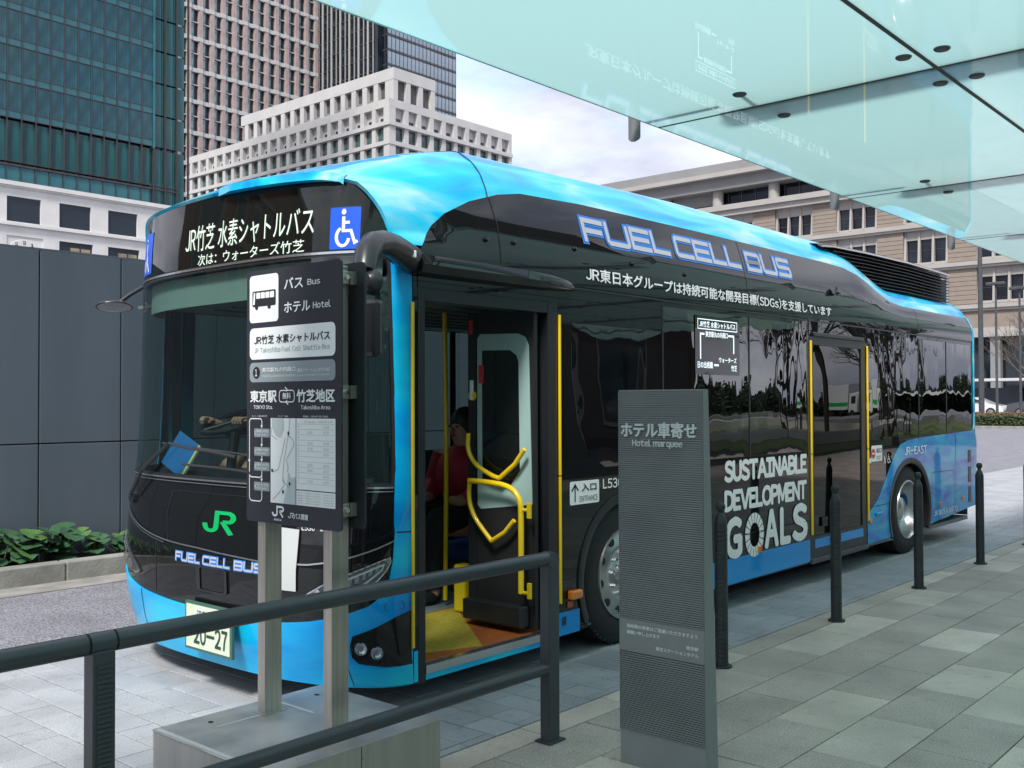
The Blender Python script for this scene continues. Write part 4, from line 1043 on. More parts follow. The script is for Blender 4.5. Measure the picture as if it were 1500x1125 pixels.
# camera pod
MB().add([(5.86, -.02, 2.50), (5.96, .0, 2.49), (5.93, .0, 2.56), (5.87, -.045, 2.505), (5.92, -.05, 2.50), (5.91, -.03, 2.55)], [(0, 3, 5), (0, 3, 4), (3, 4, 5), (4, 5, 2, 1), (0, 4, 1), (0, 5, 2)]).build('camera_pod', B['satin'], bus)
# small round fixings on the cantrail
for x, z in ((1.35, 2.43), (1.58, 2.44), (2.15, 2.47), (2.75, 2.44), (3.4, 2.43)):
    p = sm(x, z, .012); MB().lathe([(0, -.008), (.013, -.005), (.016, .006)], tuple(p), axis=1, n=12).build('fixing_stud', B['black'], bus)

# ---- front
def lin(f, a, b, n): return [f(a + (b - a) * i / n) for i in range(n + 1)]
blue_top = [(-.97, .66), (-.70, .575), (-.392, .508), (-.222, .475), (-.002, .445), (.146, .432), (.29, .445), (.45, .470), (.606, .508), (.756, .552), (.85, .605), (.905, .68), (.928, .78), (.930, .905), (.862, 1.17), (.836, 1.51), (.816, 1.85), (.796, 2.19), (.775, 2.36)]
redge = [(s_of_x(.797, z), z) for z in (2.335, 2.2, 1.9, 1.6, 1.4, 1.2, 1.0, .8, .6, .4, .3, .2, .14)]
sheet('front_wrap', [(-1.04, .14), (-1.04, .66)] + blue_top + redge, fm, B['wrap_front'], bus, off=.0, thick=.008, su=.015, sv=.04)
sheet('front_mask', [(-1.04, .40), (.94, .40), (.94, .90), (.88, 1.128), (-1.04, 1.128)], fm, B['black'], bus, off=-.006, thick=.01, su=.03, sv=.08)
pn = sheet('fog_lamp_recess', [(s_of_x(.79, .51), .51), (.93, .488), (.84, .462), (.654, .407), (.632, .36), (.632, .30), (.66, .268), (.80, .248), (s_of_x(.79, .243), .243)], fm, B['black'], bus, off=.005, thick=.006, su=.015, sv=.04)
seam(fine([(.573, .50), (.585, .35), (.60, .15)]), mp_=fm, off=.0012, w_=.005); seam(fine([(-.235, .475), (-.25, .35), (-.26, .15)]), mp_=fm, off=.0012, w_=.005)
seam(fine([(.94, .905), (s_of_x(.797, .90), .90)]), mp_=fm, off=.0012, w_=.006)
put_stroke('flap_outline', [ringpath(rrect(.86, .526, 1.015, .560, .012))], .003, fm, M['dark_plain'], bus, .0015)
sheet('bumper_lip', [(.62, .155), (.62, .24)] + [(.80, .243), (s_of_x(.79, .243), .243), (s_of_x(.797, .145), .145)], fm, B['wrap_front'], bus, off=.006, thick=.006, su=.03)
# windscreen and destination display
scr_l = -1.0
ws = [(scr_l, 1.135), (.85, 1.135), (.822, 1.51), (.802, 1.85), (.784, 2.19), (.778, 2.285), (scr_l, 2.285)]
fr_w = sheet('screen_frame', [(-1.03, 1.118), (.868, 1.118), (.838, 1.51), (.818, 1.85), (.797, 2.19), (.785, 2.31), (-1.03, 2.31)], fm, B['satin'], bus, holes=[[(-.985, 1.150), (.838, 1.150), (.812, 1.51), (.792, 1.85), (.770, 2.19), (.762, 2.275), (-.985, 2.275)]], off=.0, thick=.02, su=.03, sv=.08)
sheet('windscreen', [(-.987, 1.148), (.840, 1.148), (.814, 1.51), (.794, 1.85), (.772, 2.19), (.764, 2.277), (-.987, 2.277)], fm, B['screen'], bus, off=.002, thick=0, su=.025, sv=.12)
dest = [(-1.02, 2.312), (.775, 2.312), (.779, 2.36), (.765, 2.40), (.733, 2.455), (.700, 2.505), (.664, 2.545), (.618, 2.592), (.568, 2.635), (.50, 2.658), (.404, 2.672), (0, 2.692), (-.404, 2.672), (-.50, 2.658), (-.568, 2.635), (-.70, 2.505), (-.80, 2.38)]
sheet('display_glass', dest, fm, B['ledglass'], bus, off=.0, thick=.01, su=.025, sv=.08)
sheet('far_front_corner', [(-1.22, 1.13), (-.985, 1.13), (-.985, 2.30), (-.87, 2.36), (-.80, 2.42), (-.70, 2.53), (-.74, 2.60), (-1.22, 2.36)], fm, B['wrap_front'], bus, off=.004, thick=.006, su=.03)
FT = lambda nm, s, u, v, wd, h, mat=V, off=.004, bold=0.: put_text(nm, s, fm_flat(u, u + wd), u, v, wd, h, mat, bus, off, bold)
FT('display_text', 'JR竹芝 水素シャトルバス', -.078, 2.395, .466, .148, B['led'], .003, .0)
FT('display_text', '次は：ウォーターズ竹芝', -.028, 2.312, .376, .066, B['led'], .003, .0)
def fpanel(nm, P, mat, off=.003):
    return sheet(nm, P, fm, mat, bus, off=off, thick=0, su=.03)
wc = fpanel('wheelchair_sticker', rrect(.463, 2.312, .612, 2.525, .008, 3), B['icon_blue'])
wheelchair('wheelchair_mark', fm, .475, 2.325, .125, .19, V, wc, .005, .08)
cs = fpanel('walking_stick_sticker', rrect(-.50, 2.33, -.335, 2.585, .008, 3), B['icon_blue'])
o = put_stroke('walking_mark', [[(-.44, 2.345), (-.42, 2.40), (-.415, 2.47), (-.40, 2.40), (-.375, 2.345)], [(-.415, 2.52), (-.415, 2.47)], [(-.46, 2.36), (-.455, 2.42)], [(-.43, 2.545), (-.41, 2.545)]], .013, fm, V, bus, .005); o.parent = cs
put_stroke('silver_moulding', [fine([(-1.02, 2.297), (.77, 2.297)], 60)], .012, fm, B['silver'], bus, .006)
put_stroke('silver_moulding', [fine([(-1.02, 1.128), (.865, 1.124)], 60)], .009, fm, B['silver'], bus, .006); put_stroke('silver_moulding', [fine([(-1.02, 1.110), (.868, 1.106)], 60)], .005, fm, B['silver'], bus, .002)
belt = [(-.90, 1.03), (-.60, .975), (-.434, .91), (-.340, .865), (-.258, .833), (-.17, .805), (-.088, .785), (.07, .760), (.238, .745), (.446, .749), (.56, .768), (.678, .797), (.80, .83), (.925, .865)]
put_stroke('silver_moulding', [fine(belt, 5)], .008, fm, B['silver'], bus, .001); put_stroke('silver_moulding', [fine([(a, b - .016) for a, b in belt[:7]], 5)], .004, fm, B['silver'], bus, .001)
for pts in ([(-.075, .78), (-.085, .92), (-.078, 1.05), (-.06, 1.062), (.32, 1.062), (.50, 1.06), (.53, 1.04), (.54, .77)],): put_stroke('panel_seam', [fine(pts, 6)], .0035, fm, B['satin'], bus, -.0045)
put_stroke('panel_seam', [fine([(-.13, .79), (-.135, .48)], 4)], .004, fm, M['dark_plain'], bus, -.0045)
put_jr('railway_logo', fm_flat(.022, .116), .022, .858, .094, .118, B['green_v'], bus, -.003, .15)
A0, A1 = f0(-.038, 1.5).y, f0(.262, 1.5).y; fw = A0 - A1
fy = lambda u, v, off=0.0: fm(s_of_y(A0 - u), v, off)
for word, k0, k1 in (('FUEL', .0, .31), ('CELL', .345, .655), ('BUS', .70, .985)):
    block_word(word, fw * k0, fw * k1, .684, .684, .050, fy, -.0035, grow=.005, mat=B['blue_v']); block_word(word, fw * k0, fw * k1, .684, .684, .050, fy, -.002, mat=B['silver_v'])
hp = sheet('tow_hatch', rrect(.011, .545, .104, .680, .012), fm, B['black'], bus, off=-.002, thick=.004, su=.03)
put_stroke('hatch_rim', [ringpath(rrect(.013, .549, .102, .676, .012))], .008, fm, B['satin'], hp, .004); 
FT('fleet_number', 'L530-20501', .41, .915, .18, .026, V, -.003, .02)
pp = [(.314, .925), (.404, .918), (.398, .615), (.312, .617)]
sheet('paper_notice', pp, fm, pm('paper', (.52, .54, .54), .7), bus, off=.006, thick=.002, su=.03)
# number plate
plate = MB().bbox((.262, .775, .232), (.280, 1.215, .488), .003).build('number_plate', B['plate_f'], bus)
MB().box((.2595, .792, .247), (.263, 1.198, .473)).build('plate_face', B['plate'], plate)
pmf = plane_map((.2590, 1.198, .247), (0, -1, 0), (0, 0, 1), (-1, 0, 0))
put_text('plate_text', '江東 210', pmf, .105, .155, .20, .048, B['plate_t'], plate, .001, .01); put_text('plate_text', 'あ', pmf, .018, .07, .045, .04, B['plate_t'], plate, .001, .01)
put_text('plate_text', '20-27', pmf, .075, .022, .315, .105, B['plate_t'], plate, .001, .03)
# head lamps
def headlamp(sg):
    f = (lambda a: a) if sg > 0 else (lambda a: .165 - a)
    P = [(.415, .572), (.455, .610), (.512, .648), (.60, .692), (.70, .728), (.80, .760), (.895, .786), (.905, .765), (.875, .722), (.82, .680), (.76, .645), (.68, .606), (.594, .580), (.50, .566), (.44, .560)]
    h = sheet('headlight', [(f(a), b) for a, b in P], fm, B['lampbase'], bus, off=.0, thick=.004, su=.03)
    put_stroke('lamp_rim', [fine([(f(a), b) for a, b in ringpath(P)], 3)], .007, fm, B['chrome'], h, .006)
    In = [(.60, .668), (.70, .705), (.80, .738), (.855, .752), (.845, .728), (.80, .700), (.74, .665), (.68, .634), (.62, .618)]
    put_stroke('light_guide', [fine([(f(a), b) for a, b in ringpath(In)], 3)], .009, fm, B['white'], h, .004)
    for i, (a, b) in enumerate(((.50, .607), (.575, .636))):
        p = fm(f(a), b, .004)
        MB().lathe([(0, .002), (.018, .0), (.026, -.008), (.030, -.010)], tuple(p), axis=0, n=20).build('lamp_bowl', B['chrome'], h, smooth=True)
    for i in range(5):
        a = .64 + .04 * i; b = .645 + .018 * i
        sheet('lamp_cell', [(f(a), b), (f(a + .022), b + .008), (f(a + .03), b + .045), (f(a + .008), b + .038)], fm, B['rim'], h, off=.003, thick=.001, su=.05)
    sheet('lamp_lens', [(f(a), b) for a, b in P], fm, B['lens'], h, off=.010, thick=0, su=.03)
headlamp(1); headlamp(-1)
for s, z in ((.775, .322), (.688, .345)):
    p = fm(s, z, .004); d = (fm(s, z, .05) - fm(s, z, 0)).normalized()
    q = d.to_track_quat('Z', 'Y'); mb = MB().lathe([(0, .004), (.014, .002), (.022, .008), (.030, .010), (.033, .004), (.034, -.004)], n=24)
    mb.v = [tuple(q @ Vector(v) + p) for v in mb.v]; fo = mb.build('fog_lamp', B['chrome'], bus, smooth=True)
    mb = MB().lathe([(0, .013), (.030, .011)], n=20, close=False); mb.v = [tuple(q @ Vector(v) + p) for v in mb.v]; mb.build('lamp_lens', B['lens'], fo)
# wipers
def fpt(s, z, o): return tuple(fm(s, z, o))
wp = MB().tube([fpt(-.36, 1.00, .03), fpt(-.25, 1.15, .05), fpt(-.10, 1.315, .04)], .011, 8).build('wiper', B['satin'], bus)
MB().lathe([(0, -.01), (.03, -.01), (.035, .03)], fpt(-.37, .98, .01), axis=0, n=16).build('pivot', B['satin'], wp)
MB().tube([fpt(-.15 + .04 * i, 1.317 - .006 * i, .018) for i in range(13)], .007, 6).build('blade', B['satin'], wp)
MB().tube([fpt(-.10 + .03 * i, 1.318 - .008 * i, .034) for i in range(8)], .009, 6).build('blade_frame', B['satin'], wp)
wp2 = MB().tube([fpt(.50, 1.05, .03), fpt(.42, 1.12, .05), fpt(.22, 1.20, .03)], .011, 8).build('wiper', B['satin'], bus)
MB().tube([fpt(-.05 + .04 * i, 1.205 - .004 * i, .018) for i in range(14)], .007, 6).build('blade', B['satin'], wp2)

# mirrors
mr = MB().tube([(.80, .01, 2.265), (.70, -.05, 2.27), (.58, -.11, 2.285), (.46, -.16, 2.29), (.36, -.20, 2.27), (.29, -.24, 2.215), (.262, -.26, 2.13)], [.070, .070, .066, .062, .058, .056, .050], 16).build('mirror_arm', B['satin'], bus, smooth=True)
MB().bbox((.245, -.345, 1.745), (.300, -.215, 2.005), .022).build('mirror_housing', B['satin'], mr)
MB().lathe([(0, -.045), (.035, -.04), (.058, -.015), (.062, .01), (.05, .025), (0, .03)], (.285, -.28, 2.085), axis=0, n=20).build('mirror_housing', B['satin'], mr, smooth=True)
MB().bbox((.672, -.135, 2.25), (.700, -.115, 2.285), .004).build('reversing_camera', B['white'], mr)
ml = MB().tube([(.80, 2.40, 2.36), (.73, 2.50, 2.32), (.66, 2.57, 2.26), (.60, 2.61, 2.20)], .013, 10).build('mirror_arm', B['satin'], bus, smooth=True)
e = MB().lathe([(0, -.035), (.07, -.03), (.125, -.012), (.14, .0), (.14, .006)], n=28)
q = Vector((-.18, -.34, -.92)).to_track_quat('Z', 'Y'); e.v = [tuple(q @ Vector((v[0] * .82, v[1] * .55, v[2])) + Vector((.585, 2.62, 2.185))) for v in e.v]
e.build('mirror_housing', B['satin'], ml, smooth=True)
e = MB().lathe([(0, .010), (.07, .0095), (.128, .007)], n=28, close=False); e.v = [tuple(q @ Vector((v[0] * .82, v[1] * .55, v[2])) + Vector((.585, 2.62, 2.185))) for v in e.v]
e.build('mirror_glass', pm('dim mirror', (.25, .27, .28), .05, metal=1), ml, smooth=True)
# door header fairing
vs = []
for x, t in ((.79, 1), (1.2, 1), (1.6, .95), (1.85, .75), (2.02, .4), (2.13, .05)):
    vs += [(x, .0, 2.30 - .03 * (1 - t)), (x, -.075 * t, 2.285 - .03 * (1 - t)), (x, -.092 * t, 2.235), (x, -.075 * t, 2.195 + .03 * (1 - t)), (x, 0, 2.185 + .03 * (1 - t))]
MB().add(vs, [(i * 5 + j, i * 5 + (j + 1) % 5, (i + 1) * 5 + (j + 1) % 5, (i + 1) * 5 + j) for i in range(5) for j in range(5)] + [(0, 1, 2, 3, 4)]).build('door_canopy', B['black'], bus, smooth=True)

# ---- front door (open)
fd = MB().box((.832, -.004, .13), (.880, .10, 2.13)).build('door_frame', B['satin'], bus)
MB().box((1.872, -.004, .175), (1.958, .10, 2.13)).build('door_jamb', B['satin'], fd); MB().box((.882, -.003, 2.065), (1.870, .10, 2.129)).build('door_head', B['satin'], fd)
MB().box((.800, -.002, .14), (.830, .06, 2.33)).build('door_post', B['black'], bus)
MB().box((.801, -.0035, .145), (.829, -.0022, .30)).build('post_wrap', B['wrap_front'], bus)
sill = MB().box((.882, -.008, .172), (1.87, .05, .214)).build('step_edge', B['silver'], fd)
MB().box((.883, -.004, .142), (1.955, .04, .171)).build('sill_wrap', B['wrap_front'], fd)
def strip(x, z0, z1, split=None):
    segs = [(z0, z1)] if not split else [(z0, split - .003), (split + .003, z1)]
    for a, b in segs: MB().bbox((x - .007, -.020, a), (x + .007, -.004, b), .004).build('yellow_edge_strip', B['yellow'], bus)
strip(.787, .32, 2.05); strip(1.972, .36, 2.06, 1.11); strip(5.388, .42, 2.06, 1.10); strip(6.602, .43, 2.06, 1.10)
# folded inner leaf
lf = MB().box((1.775, .02, .235), (1.805, .545, 2.09)).build('door_leaf', M['dark_plain'], bus)
lm_ = plane_map((1.775, 0, 0), (0, -1, 0), (0, 0, 1), (-1, 0, 0))
def LP(pts): return [(-y, z) for y, z in pts]
sheet('leaf_frame', LP([(.463, 1.93), (.44, 1.957), (.14, 1.947), (.085, 1.925), (.058, 1.877), (.034, .955), (.436, .905), (.463, .93)]), lm_, B['mint'], lf, holes=[LP([(.425, 1.858), (.200, 1.852), (.150, 1.82), (.134, 1.781), (.126, 1.145), (.20, 1.055), (.425, 1.055)])], off=.006, thick=.005, su=1, sv=1)
MB().box((1.7705, .13, 1.06), (1.7715, .425, 1.85)).build('leaf_glass', B['ledglass'], lf)
MB().box((1.770, .475, .35), (1.7745, .54, 2.08)).build('leaf_edge', B['satin'], lf)
MB().box((1.7675, .50, 1.96), (1.7695, .53, 2.045)).build('sticker', B['red_v'], lf); MB().box((1.766, .41, 1.66), (1.7695, .45, 1.77)).build('sticker', B['red_v'], lf)
for z in (1.63, ): MB().bbox((1.755, .49, z - .07), (1.768, .515, z + .05), .004).build('leaf_label', B['white'], lf)
MB().lathe([(0, 1.755), (.028, 1.758), (.03, 1.77)], (0, .50, 1.585), axis=0, n=16).build('push_button', B['yellow'], lf)
def rail(pts, r=.014, nm='grab_rail', mat='yellow'): return MB().tube(pts, r, 12).build(nm, B[mat], bus, smooth=True)
def smoothp(P, k=2):
    for _ in range(k):
        Q = [P[0]]
        for a, b in zip(P[:-1], P[1:]):
            a = Vector(a); b = Vector(b); Q += [tuple(a * .75 + b * .25), tuple(a * .25 + b * .75)]
        Q.append(P[-1]); P = Q
    return P
X = 1.715
rail(smoothp([(X, .487, 1.36), (X, .495, 1.255), (X, .43, 1.17), (X, .294, 1.112), (X, .235, 1.10)])); rail([(X, .237, 1.102), (X, .118, 1.187), (X, .045, 1.275)])
rail(smoothp([(X, .477, 1.09), (X, .487, .968), (X, .45, .87), (X, .361, .782), (X, .300, .728)])); rail([(X, .302, .730), (X, .199, .787), (X, .125, .862)])
rail(smoothp([(1.69, .455, 1.078), (1.69, .30, 1.076), (1.69, .13, 1.06), (1.69, .055, .99), (1.69, .05, .90), (1.69, .053, .455)]), .017)
MB().tube([(1.69, .053, .46), (1.69, -.0, .462)], .010, 8).build('rail_bracket', B['yellow'], bus); MB().tube([(1.69, .053, .93), (1.69, .0, .932)], .010, 8).build('rail_bracket', B['yellow'], bus)
for z in (.475, .93): MB().bbox((1.683, -.022, z - .045), (1.70, .004, z + .045), .003).build('rail_bracket', B['yellow'], bus)
MB().bbox((1.68, .05, .255), (1.76, .51, .375), .01).build('heater_box', B['satin'], bus)
rail([(2.03, 1.0, .25), (2.045, 1.0, 1.3), (2.03, 1.0, 2.2)], .016)
MB().bbox((1.90, .70, .222), (2.00, .80, .52), .015).build('fare_stand', B['yellow'], bus)
# floor, mats, interior lining
fl0 = MB().box((.86, .05, .17), (9.7, 2.34, .212)); fl0.box((.55, .55, .18), (.858, 1.85, .211)); fl0.build('floor', B['inner_grey'], bus)
fl = MB().box((.882, .05, .2125), (2.25, .92, .2165)).build('floor_mat', B['orange_mat'], bus)
MB().prism([(1.712, .885), (2.018, .89), (1.363, .052), (.90, .235), (.90, .40)], 2, .2168, .2188).build('mat_triangle', B['yellow_mat'], fl)
MB().bbox((1.10, 1.0, .213), (1.72, 1.25, .50), .01).build('wheel_box', B['inner_grey'], bus)
MB().box((.60, .06, 2.15), (9.7, 2.34, 2.17)).build('ceiling', B['inner'], bus)
for k in range(9): MB().box((.9, .35 + .2 * k, 2.135), (6.0, .37 + .2 * k, 2.15)).build('ceiling_rib', B['inner_grey'], bus)
MB().box((.85, 2.375, .2), (9.8, 2.385, 1.15)).build('inner_wall', B['inner'], bus)
MB().box((.85, 2.39, .16), (9.78, 2.40, 1.15)).build('far_side', B['black'], bus); MB().box((.85, 2.388, 2.15), (9.78, 2.398, 2.34)).build('far_side', B['black'], bus)
for x0, x1 in ((.95, 2.2), (2.25, 3.5), (3.55, 4.8), (4.85, 6.1), (6.15, 7.4), (7.45, 8.7), (8.75, 9.7)): MB().box((x0, 2.392, 1.15), (x1, 2.396, 2.15)).build('far_window', B['far'], bus)
for x in (.90, 2.225, 3.525, 4.825, 6.125, 7.425, 8.725, 9.74): MB().box((x - .03, 2.385, 1.15), (x + .03, 2.40, 2.15)).build('far_pillar', B['satin'], bus)
MB().box((3.2, .012, .22), (5.3, .03, 1.12)).build('inner_wall', B['inner'], bus); MB().box((6.62, .012, 1.06), (9.7, .03, 1.18)).build('inner_wall', B['inner'], bus)
MB().box((2.0, .012, .9), (3.2, .03, 1.12)).build('inner_wall', B['inner'], bus); MB().box((9.68, .05, .22), (9.70, 2.35, 2.3)).build('inner_wall', B['inner'], bus)
MB().box((1.0, .35, .20), (9.4, 2.05, .205)).build('chassis', M['dark_plain'], bus); MB().bbox((8.6, .12, .18), (9.3, 2.2, .34), .02).build('chassis', M['dark_plain'], bus); MB().bbox((3.3, .3, .16), (6.9, 2.1, .20), .01).build('chassis', M['dark_plain'], bus)
def bus_seat(x, y, zf=.45):
    s = MB().bbox((x, y, zf), (x + .42, y + .42, zf + .12), .03).build('passenger_seat', B['seat'], bus)
    MB().bbox((x + .38, y, zf + .10), (x + .47, y + .42, zf + .75), .03).build('seat_back', B['seat'], s); MB().box((x + .05, y + .05, .214), (x + .35, y + .37, zf)).build('seat_base', B['inner'], s)
for x in (2.25, 3.1, 4.0, 4.9): bus_seat(x, 1.88)
for x in (2.35, 3.2, 4.1, 7.0, 7.9): bus_seat(x, .12 if x > 3 else .95)
bus_seat(2.45, 1.3, .38)
# dashboard and wheel
sheet('screen_blind', [(-.93, 2.10), (.74, 2.10), (.74, 2.275), (-.93, 2.275)], fm, pm('pale blind', (.34, .42, .39), .7), bus, off=-.05, thick=.01, su=.05)
ds = MB().bbox((.56, .35, .75), (.90, 2.05, 1.16), .05).build('dashboard', B['satin'], bus)
MB().box((.50, .60, .25), (.80, 1.80, .76)).build('dash_front', B['inner'], ds)
MB().bbox((1.45, .95, .215), (1.50, 2.3, 1.35), .01).build('driver_screen', B['inner'], bus); MB().bbox((1.10, 1.72, .42), (1.55, 2.12, .62), .03).build('driver_seat', B['satin'], bus)
swc = Vector((.84, 1.60, 1.44)); swq = Vector((-.35, 0, 1)).to_track_quat('Z', 'Y')
ring = [tuple(swc + swq @ Vector((.215 * math.cos(a), .215 * math.sin(a), 0))) for a in [2 * math.pi * k / 32 for k in range(33)]]
sw = MB().tube(ring, .016, 10, caps=False).build('steering_wheel', B['satin'], bus, smooth=True)
for a in (0, 2.1, 4.2): MB().tube([tuple(swc), tuple(swc + swq @ Vector((.21 * math.cos(a), .21 * math.sin(a), 0)))], .012, 8).build('spoke', B['satin'], sw)
MB().tube([tuple(swc), (.78, 1.60, 1.02)], .03, 10).build('steering_column', B['satin'], bus)
cd = MB().bbox((.0, -.14, 0), (.012, .14, .22), .003)
q = Matrix.Rotation(R(24), 4, 'Y') @ Matrix.Rotation(R(18), 4, 'X'); cd.v = [tuple(q @ Vector(v) + Vector((.50, 1.78, 1.15))) for v in cd.v]; cd.build('dash_notice', B['card'], bus)
cd = MB().box((-.002, -.165, .0), (.010, -.142, .22)); cd.v = [tuple(q @ Vector(v) + Vector((.50, 1.78, 1.15))) for v in cd.v]; cd.build('notice_edge', pm('yellow card edge', (.75, .72, .35), .5), bus)
# rear roof ventilation box
vb = MB(); 
topz = lambda x: interp(x, [5.95, 6.25, 7.1, 8.2, 9.6], [2.955, 2.985, 3.012, 3.030, 3.022])
P1 = [(6.12, 2.75)] + [(x, topz(x)) for x in (6.12, 6.4, 7.0, 7.4, 8.2, 9.50)] + [(9.56, 2.97), (9.58, 2.60)]
vb.prism(P1, 1, .27, 2.13); vo = vb.build('ventilation_box', M['dark_plain'], bus)
cv = MB(); vs = []
for x in (5.98, 6.25, 6.6, 7.2, 7.8, 8.4, 9.1, 9.52, 9.58):
    z = topz(x) + .006 - (.02 if x > 9.55 else 0); vs += [(x, .175, z - .015), (x, .19, z + .006), (x, .36, z + .040), (x, 1.2, z + .055), (x, 2.04, z + .040), (x, 2.21, z + .006), (x, 2.225, z - .015)]
cv.add(vs, [(i * 7 + j, i * 7 + j + 1, (i + 1) * 7 + j + 1, (i + 1) * 7 + j) for i in range(8) for j in range(6)]); cv.build('box_cover', B['satin'], vo, smooth=True)
MB().tube([(x, .178, topz(x) - .008) for x in (6.05, 6.3, 7.0, 7.4, 8.2, 9.54)], .008, 6).build('box_trim', B['silver'], vo)
slat_c = None
for k in range(9):
    z0 = 2.700 + .034 * k; xa = 6.30 + max(0, (2.97 - z0)) * 3.2 
    for (a, b) in ((xa, 7.32), (max(xa, 7.33), 9.55)):
        if b - a < .05: continue
        n = 12; vs = []
        for i in range(n + 1):
            x = a + (b - a) * i / n; zz = z0 + (topz(x) - 3.03) * .9
            vs += [(x, .215, zz), (x, .176, zz + .004), (x, .176, zz + .010), (x, .215, zz + .022)]
        MB().add(vs, [(i * 4 + j, i * 4 + j + 1, i * 4 + 5 + j, i * 4 + 4 + j) for i in range(n) for j in range(3)]).build('louvre', B['satin'], vo)

# ---- rear door (closed)
rdo = sheet('rear_door', [(5.362, .20), (6.59, .20), (6.59, 2.105), (5.362, 2.105)], sm, B['satin'], bus, holes=[[(5.455, .40), (6.49, .40), (6.49, 2.03), (5.455, 2.03)]], off=-.002, thick=.03, su=1, sv=1)
sheet('door_glass', [(5.457, .402), (6.488, .402), (6.488, 2.028), (5.457, 2.028)], sm, B['doorglass'], rdo, off=-.012, thick=0, su=.06, sv=.06, offf=lambda u, v: .003 * math.cos((u - 5.97) * 3) * math.cos((v - 1.2) * 1.9))
MB().box((5.457, -.004, .30), (6.488, .0, .375)).build('door_stripe', B['wrap_skirt'], rdo)
MB().bbox((5.60, -.006, .47), (5.73, .004, .55), .005).build('door_latch', B['black'], rdo); MB().box((5.615, -.007, .485), (5.70, -.0065, .535)).build('latch_recess', M['dark_plain'], rdo)
MB().bbox((5.44, -.02, 2.10), (6.52, .01, 2.135), .006).build('door_rail', B['satin'], rdo)
MB().bbox((5.37, -.016, .175), (6.585, .02, .215), .004).build('door_sill', M['dark_steel'], rdo)
rail(smoothp([(5.75, .25, .55), (5.75, .25, 1.25), (5.85, .25, 1.38), (6.1, .25, 1.40)]), .015)

# ============================================================ people
def person(name, label, loc, joints, edges, mat, parts, root=0):
    t = thing(name, label, 'person', loc, 0)
    me = bpy.data.meshes.new('body'); me.from_pydata([j[0] for j in joints], edges, []); o = bpy.data.objects.new('body', me); col.objects.link(o); o.parent = t; me.materials.append(mat)
    md = o.modifiers.new('skin', 'SKIN'); md.use_smooth_shade = True
    for i, v in enumerate(me.skin_vertices[0].data):
        r = joints[i][1]; v.radius = (r, r) if not isinstance(r, tuple) else r; v.use_root = (i == root)
    o.modifiers.new('sub', 'SUBSURF').levels = 2; o.modifiers['sub'].render_levels = 2
    for (nm, mb, mt) in parts: mb.build(nm, mt, t, smooth=True)
    return t
def blob(c, r, n=18):
    mb = MB(); bm = bmesh.new(); bmesh.ops.create_uvsphere(bm, u_segments=n, v_segments=n // 2 + 2, radius=1)
    bm.verts.index_update(); mb.add([(v.co.x * r[0] + c[0], v.co.y * r[1] + c[1], v.co.z * r[2] + c[2]) for v in bm.verts], [[v.index for v in f.verts] for f in bm.faces]); bm.free(); return mb
SK = pm('skin', (.50, .27, .20), .5); HR = pm('black hair', (.012, .010, .010), .5); RJ = pm('red puffer jacket', (.42, .015, .03), .55, bump=.6, bs=9, bstretch=(1, 1, 3)); BP = pm('black trousers', (.012, .012, .016), .8)
JK = pm('dark uniform', (.02, .025, .04), .7); TB = pm('teal backpack', (.06, .14, .15), .7)
# passenger in a red jacket (faces the driver's end)
J = [((0, 0, .55), .13), ((0, 0, .72), (.14, .12)), ((.01, 0, .92), (.17, .14)), ((.0, 0, 1.0), .07), ((-.01, 0, 1.08), .075), ((-.02, 0, 1.16), (.088, .098)), ((-.02, 0, 1.24), .05),
     ((0, .18, .95), .075), ((-.03, .23, .75), .06), ((-.20, .16, .66), .045), ((-.28, .12, .68), .03), ((0, -.18, .95), .075), ((-.03, -.23, .75), .06), ((-.20, -.16, .66), .045), ((-.28, -.12, .68), .03),
     ((-.02, .10, .50), .09), ((-.38, .10, .50), .075), ((-.38, .10, .14), .05), ((-.40, .10, .04), .04), ((-.52, .10, .025), .035), ((-.02, -.10, .50), .09), ((-.38, -.10, .50), .075), ((-.38, -.10, .14), .05), ((-.40, -.10, .04), .04), ((-.52, -.10, .025), .035)]
E_ = [(0, 1), (1, 2), (2, 3), (3, 4), (4, 5), (5, 6), (2, 7), (7, 8), (8, 9), (9, 10), (2, 11), (11, 12), (12, 13), (13, 14), (0, 15), (15, 16), (16, 17), (17, 18), (18, 19), (0, 20), (20, 21), (21, 22), (22, 23), (23, 24)]
pr_ = MB(); 
jack = [('jacket', blob((.0, 0, .82), (.185, .215, .23)), RJ), ('jacket_sleeve', MB().tube([(0, .19, .97), (-.02, .235, .82), (-.05, .24, .74), (-.18, .18, .66)], [.085, .085, .078, .06], 14), RJ),
        ('jacket_sleeve', MB().tube([(0, -.19, .97), (-.02, -.235, .82), (-.05, -.24, .74), (-.18, -.18, .66)], [.085, .085, .078, .06], 14), RJ),
        ('hood', blob((.09, 0, 1.0), (.09, .13, .06)), RJ), ('trousers', MB().tube([(.03, .09, .56), (-.36, .10, .53), (-.385, .10, .45), (-.385, .10, .10)], [.115, .095, .085, .06], 14), BP), ('trousers', MB().tube([(.03, -.09, .56), (-.36, -.10, .53), (-.385, -.10, .45), (-.385, -.10, .10)], [.115, .095, .085, .06], 14), BP),
        ('hair', blob((.02, 0, 1.185), (.112, .108, .12)), HR), ('shoe', blob((-.45, .10, .04), (.12, .045, .045)), BP), ('shoe', blob((-.45, -.10, .04), (.12, .045, .045)), BP), ('nose', blob((-.125, 0, 1.14), (.016, .014, .02), 8), SK),
        ('eye', blob((-.108, .034, 1.165), (.008, .012, .007), 8), HR), ('eye', blob((-.108, -.034, 1.165), (.008, .012, .007), 8), HR), ('mouth', blob((-.108, 0, 1.105), (.006, .022, .006), 8), RJ)]
